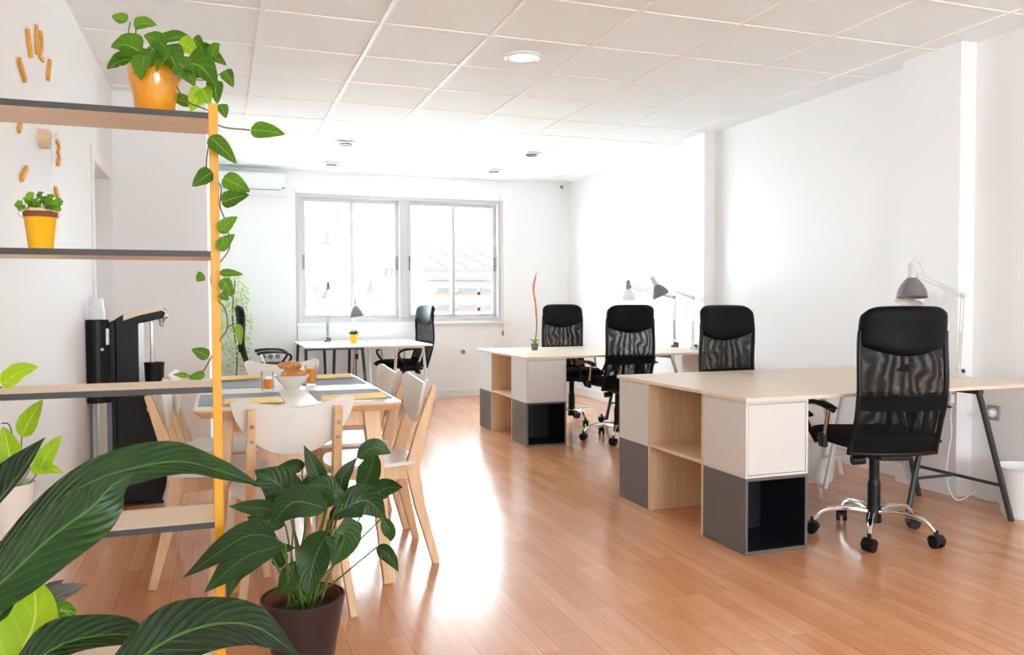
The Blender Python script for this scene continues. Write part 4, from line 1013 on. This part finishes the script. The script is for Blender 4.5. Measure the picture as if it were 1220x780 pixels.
sc_.location = (3.02, 3.15, 0); sc_.rotation_euler = (0, 0, math.radians(-17))
p = at_y(736, 500, 6.10)
dup(sc_, (p.x, 6.10, 0), math.radians(-4), 'black mesh swivel chair at the farther desk pair with its back to the viewer')
p = at_y(869, 400, 4.44)
dup(sc_, (p.x, 4.185, 0), PI + .06, 'black mesh swivel chair facing the viewer across the nearer desk pair')
p = at_y(668, 400, 7.40)
dup(sc_, (p.x, 7.135, 0), PI - .06, 'black mesh swivel chair facing the viewer behind the grey pot')
p = at_y(321, 440, 8.85)
dup(sc_, (p.x, 8.85, 0), -PI / 2, 'black mesh swivel chair beside the ficus, facing the window desk')
p = at_y(480, 440, 8.85); p.x += .015
dup(sc_, (p.x, 8.85, 0), PI / 2 + .25, 'black mesh swivel chair with pale headrest highlight at the far end of the window desk')

# ================================================================== ARM LAMPS
def lamp(base, elbow, head, armmat, neckmat, shademat, label, down=V((0, 0, -1)), twin=V((0, 1, 0))):
    t = thing('desk_lamp', base, 0, label, 'lamp', 'arm lamps clamped on the desks')
    b = V(base); e = V(elbow) - b; h = V(head) - b
    MB().lathe([(0, 0), (.038, 0), (.038, .012), (.03, .02), (.014, .024), (.012, .05), (0, .05)], 24).build('base', 'whitemet' if armmat == 'whitemet' else 'anth', t)
    MB().cyl((.012, 0, .03), (.035, 0, .03), .012, .014).build('knob', 'anth', t)
    perp1 = twin.normalized() * .0
    for A, B in ((V((0, 0, .05)), e), (e, h)):
        d = (B - A).normalized(); side = d.cross(V((0, 1, 0)));
        if side.length < .2: side = d.cross(V((1, 0, 0)))
        side.normalize(); mb = MB()
        for q in (-1, 1): mb.sweep([A + side * (q * .011), B + side * (q * .011)], .0034, 8)
        mb.sweep([A.lerp(B, .06) + side * .002, A.lerp(B, .5) + side * .002], .0048, 8)
        mb.build('arm', armmat, t)
    MB().ball(e, .016).cyl(e + V((0, -.014, 0)), e + V((0, .014, 0)), .012).ball(h, .013).build('joint', armmat, t)
    dn = down.normalized(); n0 = h + (h - e).normalized() * .025
    MB().lathe([(0, -.055), (.016, -.052), (.022, -.03), (.023, .02), (.027, .035), (0, .036)], 24, n0, dn).build('neck', neckmat, t)
    MB().sweep([h, n0], .006, 8).build('bracket', armmat, t)
    MB().lathe([(.024, .03), (.036, .042), (.058, .07), (.074, .105), (.081, .14), (.079, .14), (.072, .107), (.056, .073), (.034, .046)], 36, n0, dn).build('shade', shademat, t, smooth=60)
    MB().ball(n0 + dn * .085, .024).build('bulb', 'paper', t)
    MB().sweep(catmull([n0 - dn * .05, n0 - dn * .09 - (h - e).normalized() * .02, h - dn * .06 - (h - e).normalized() * .05, h - (h - e).normalized() * .07], 6), .0022, 6).build('cord', armmat, t)
    return t
ZS = ZD + .0185
# nearer desk pair
y0 = 3.52; e_ = at_y(1147, 352, y0); h_ = at_y(1090, 326, 3.50)
lamp((3.98, y0, ZS), (e_.x, y0, e_.z), h_, 'whitemet', 'whitemet', 'shadegrey', 'white arm lamp with grey shade standing on the nearest desk', V((-.08, -.1, -1)))
lamp((3.985, 3.93, ZS), (3.985, 3.93, 1.175), at_y(1086, 336, 3.80), 'greymet', 'greymet', 'white', 'dark arm lamp with white shade half hidden behind the nearest grey-shaded lamp', V((-.3, -.1, -1)))
# farther pair
e_ = at_y(803, 354, 6.80); h_ = at_y(751, 341, 6.80)
lamp((e_.x + .01, 6.80, ZS), e_, h_, 'greymet', 'greymet', 'white', 'dark arm lamp with white shade on the farther desk pair', V((0, 0, -1)))
e_ = at_y(826, 355, 6.42); h_ = at_y(782, 337, 6.42)
lamp((e_.x + .0, 6.42, ZS), e_, h_, 'whitemet', 'whitemet', 'shadegrey', 'white arm lamp with tilted grey shade on the farther desk pair', V((.45, -.2, -1)))
# window desk (arms point towards the chairs)
p = at_y(391, 402, 9.25); hd = at_y(391, 343, 9.10)
lamp((p.x, 9.30, ZS), (p.x + .02, 9.38, 1.10), hd + V((.0, 0, .0)), 'greymet', 'greymet', 'white', 'dark arm lamp with white shade on the window desk, before the first sash', V((0, 0, -1)))
p = at_y(422, 402, 9.25); hd = at_y(423, 362, 9.05)
lamp((p.x, 9.35, ZS), (p.x + .03, 9.40, 1.05), hd, 'whitemet', 'whitemet', 'shadegrey', 'white arm lamp with grey shade on the window desk behind the yellow pot', V((.1, -.15, -1)))

# ================================================================== SMALL POTS ON DESKS
p = at_z(637, 417, ZS)
t = thing('potted_orchid', (p.x, p.y, ZS), 0, 'small grey pot with tall orange-tipped stick and young leaves on the farther desk', 'plant')
MB().lathe([(0, 0), (.026, 0), (.028, .003), (.036, .062), (.034, .062), (.031, .05), (0, .05)], 24).build('pot', 'cubegrey', t)
stk = catmull([(0, 0, .05), (.02, 0, .2), (.012, 0, .40), (-.01, 0, .56), (.02, 0, .70)], 6)
MB().sweep(stk[:10], .006, 8).build('stem', 'stem', t)
MT['orange'] = plain('orange_ribbon', s2l(236, 120, 60), .5, var=.15)
MB().sweep(stk[9:], [.007, .009, .008, .009, .008, .010, .008, .008, .009, .010, .011, .009, .009, .008, .005, .004][:len(stk[9:])], 10).build('ribbon', 'orange', t)
for k in range(5):
    a = k * 1.3; b = V((0, 0, .055)); e = b + V((math.cos(a) * .05, math.sin(a) * .05, .035))
    MB().leaf([b, b.lerp(e, .5) + V((0, 0, .02)), e], .026, V((0, -.6, 1)), .2, 'lance').build('leaf', 'ivy', t, smooth=80)
p = at_z(415, 407, ZS)
t = thing('potted_succulent', (p.x, 8.75, ZS), 0, 'succulent in yellow pot on the white desk under the window', 'plant')
MB().lathe([(0, 0), (.034, 0), (.036, .003), (.045, .095), (.043, .097), (.04, .085), (0, .085)], 24).build('pot', 'yeltin', t)
for k in range(12):
    a = k * 2.4; r = .012 + .003 * k; b = V((0, 0, .088)); e = V((math.cos(a) * r * 1.5, math.sin(a) * r * 1.5, .15 - .003 * k))
    MB().leaf([b, b.lerp(e, .5) + V((math.cos(a), math.sin(a), 0)) * .008, e], .022, V((0, -1, .5)), .2, 'lance', n=6).build('leaf', 'lily', t, smooth=80)

# ================================================================== BINS AND CABLES
def bin_(loc, r, h, label):
    t = thing('waste_bin', loc, 0, label, 'bin', 'white waste bins')
    pr = [(0, .004), (r * .72, 0)]
    for k in range(9): z = h * (k + .5) / 9.5; rr = r * (.74 + .24 * z / h); pr += [(rr, z), (rr + .0022, z + h * .03), (rr + .0022, z + h * .06)]
    pr += [(r * 1.0, h * .97), (r * 1.03, h * .985), (r * 1.03, h), (r * .985, h), (r * .97, h * .95), (r * .72, .012), (0, .012)]
    MB().lathe(pr, 48).build('bucket', 'binw', t, smooth=50)
    return t
bin_((4.045, 3.165, 0), .135, .27, 'ribbed white waste bin against the wall below the metal socket')
bin_((3.62, 4.255, 0), .118, .28, 'white waste bin behind the white trestle under the nearer desk pair')
t = thing('lamp_cable', (3.99, 3.575, ZD), 0, 'white lamp cable hanging from the desk edge to the floor beside the pillar', 'cable')
cb = catmull([(.0, 0, -.002), (.005, .005, -.06), (-.012, .0, -.12), (.01, .01, -.16), (-.005, 0, -.24), (.012, .01, -.28), (.0, .0, -.34), (-.03, .0, -.50), (-.05, -.03, -.62), (-.02, -.07, -.69), (.08, -.10, -.64), (.15, -.14, -.58), (.17, -.2, -.5)], 6)
MB().sweep(cb, .004, 8).build('cord', 'trimw', t)
MB().box(-.02, .012, -.012, .015, -.14, -.09).build('switch', 'trimw', t, smooth=0, bevel=.004)
t = thing('lamp_cable', (1.42, 9.05, ZD), 0, 'dark lamp cable with switch hanging below the window desk', 'cable')
MB().sweep(catmull([(0, 0, -.002), (.005, 0, -.1), (-.01, 0, -.3), (.02, .02, -.5), (.1, .1, -.68), (.2, .3, -.69)], 6), .0045, 8).build('cord', 'black', t)
MB().box(-.016, .016, -.012, .012, -.17, -.11).build('switch', 'black', t, smooth=0, bevel=.004)
t = thing('lamp_cable', (3.50, 6.70, ZD), 0, 'dark lamp cable hanging below the farther desk pair between the trestle legs', 'cable')
MB().sweep(catmull([(0, 0, -.002), (-.005, 0, -.15), (.005, 0, -.35), (-.01, .02, -.6), (.06, .1, -.695), (.2, .15, -.695)], 6), .0045, 8).build('cord', 'black', t)

# ================================================================== LIGHT
w = bpy.data.worlds.new('sky'); SC.world = w; w.use_nodes = True
bg = w.node_tree.nodes['Background']; bg.inputs[0].default_value = (.84, .97, 1.05, 1); bg.inputs[1].default_value = 11.0
def portal(name, loc, rot, sx, sy):
    l = bpy.data.lights.new(name, 'AREA'); l.shape = 'RECTANGLE'; l.size = sx; l.size_y = sy; l.cycles.is_portal = True
    o = bpy.data.objects.new(name, l); COL.objects.link(o); o.location = loc; o.rotation_euler = rot; return o
portal('window_portal', ((WX0 + WX1) / 2, YB + .18, (WZ0 + WZ1) / 2), (-PI / 2, 0, 0), WX1 - WX0, WZ1 - WZ0)
portal('rear_fill_portal', ((RX0 + RX1) / 2, YF - .18, (RZ0 + RZ1) / 2), (PI / 2, 0, 0), RX1 - RX0, RZ1 - RZ0)  # sampling portal of the added rear window
portal('side_window_portal', (XL - .18, (FX0 + FX1) / 2, (FZ0 + FZ1) / 2), (PI / 2, 0, -PI / 2), FX1 - FX0, FZ1 - FZ0)

SC.view_settings.view_transform = 'Standard'; SC.view_settings.look = 'None'; SC.view_settings.gamma = 1.0
SC.view_settings.use_curve_mapping = False; SC.view_settings.exposure = 1.5
cy = SC.cycles
cy.max_bounces = 14; cy.diffuse_bounces = 8; cy.glossy_bounces = 5; cy.transparent_max_bounces = 24; cy.transmission_bounces = 6
cy.use_denoising = True; cy.caustics_reflective = True; cy.caustics_refractive = False; cy.sample_clamp_indirect = 8
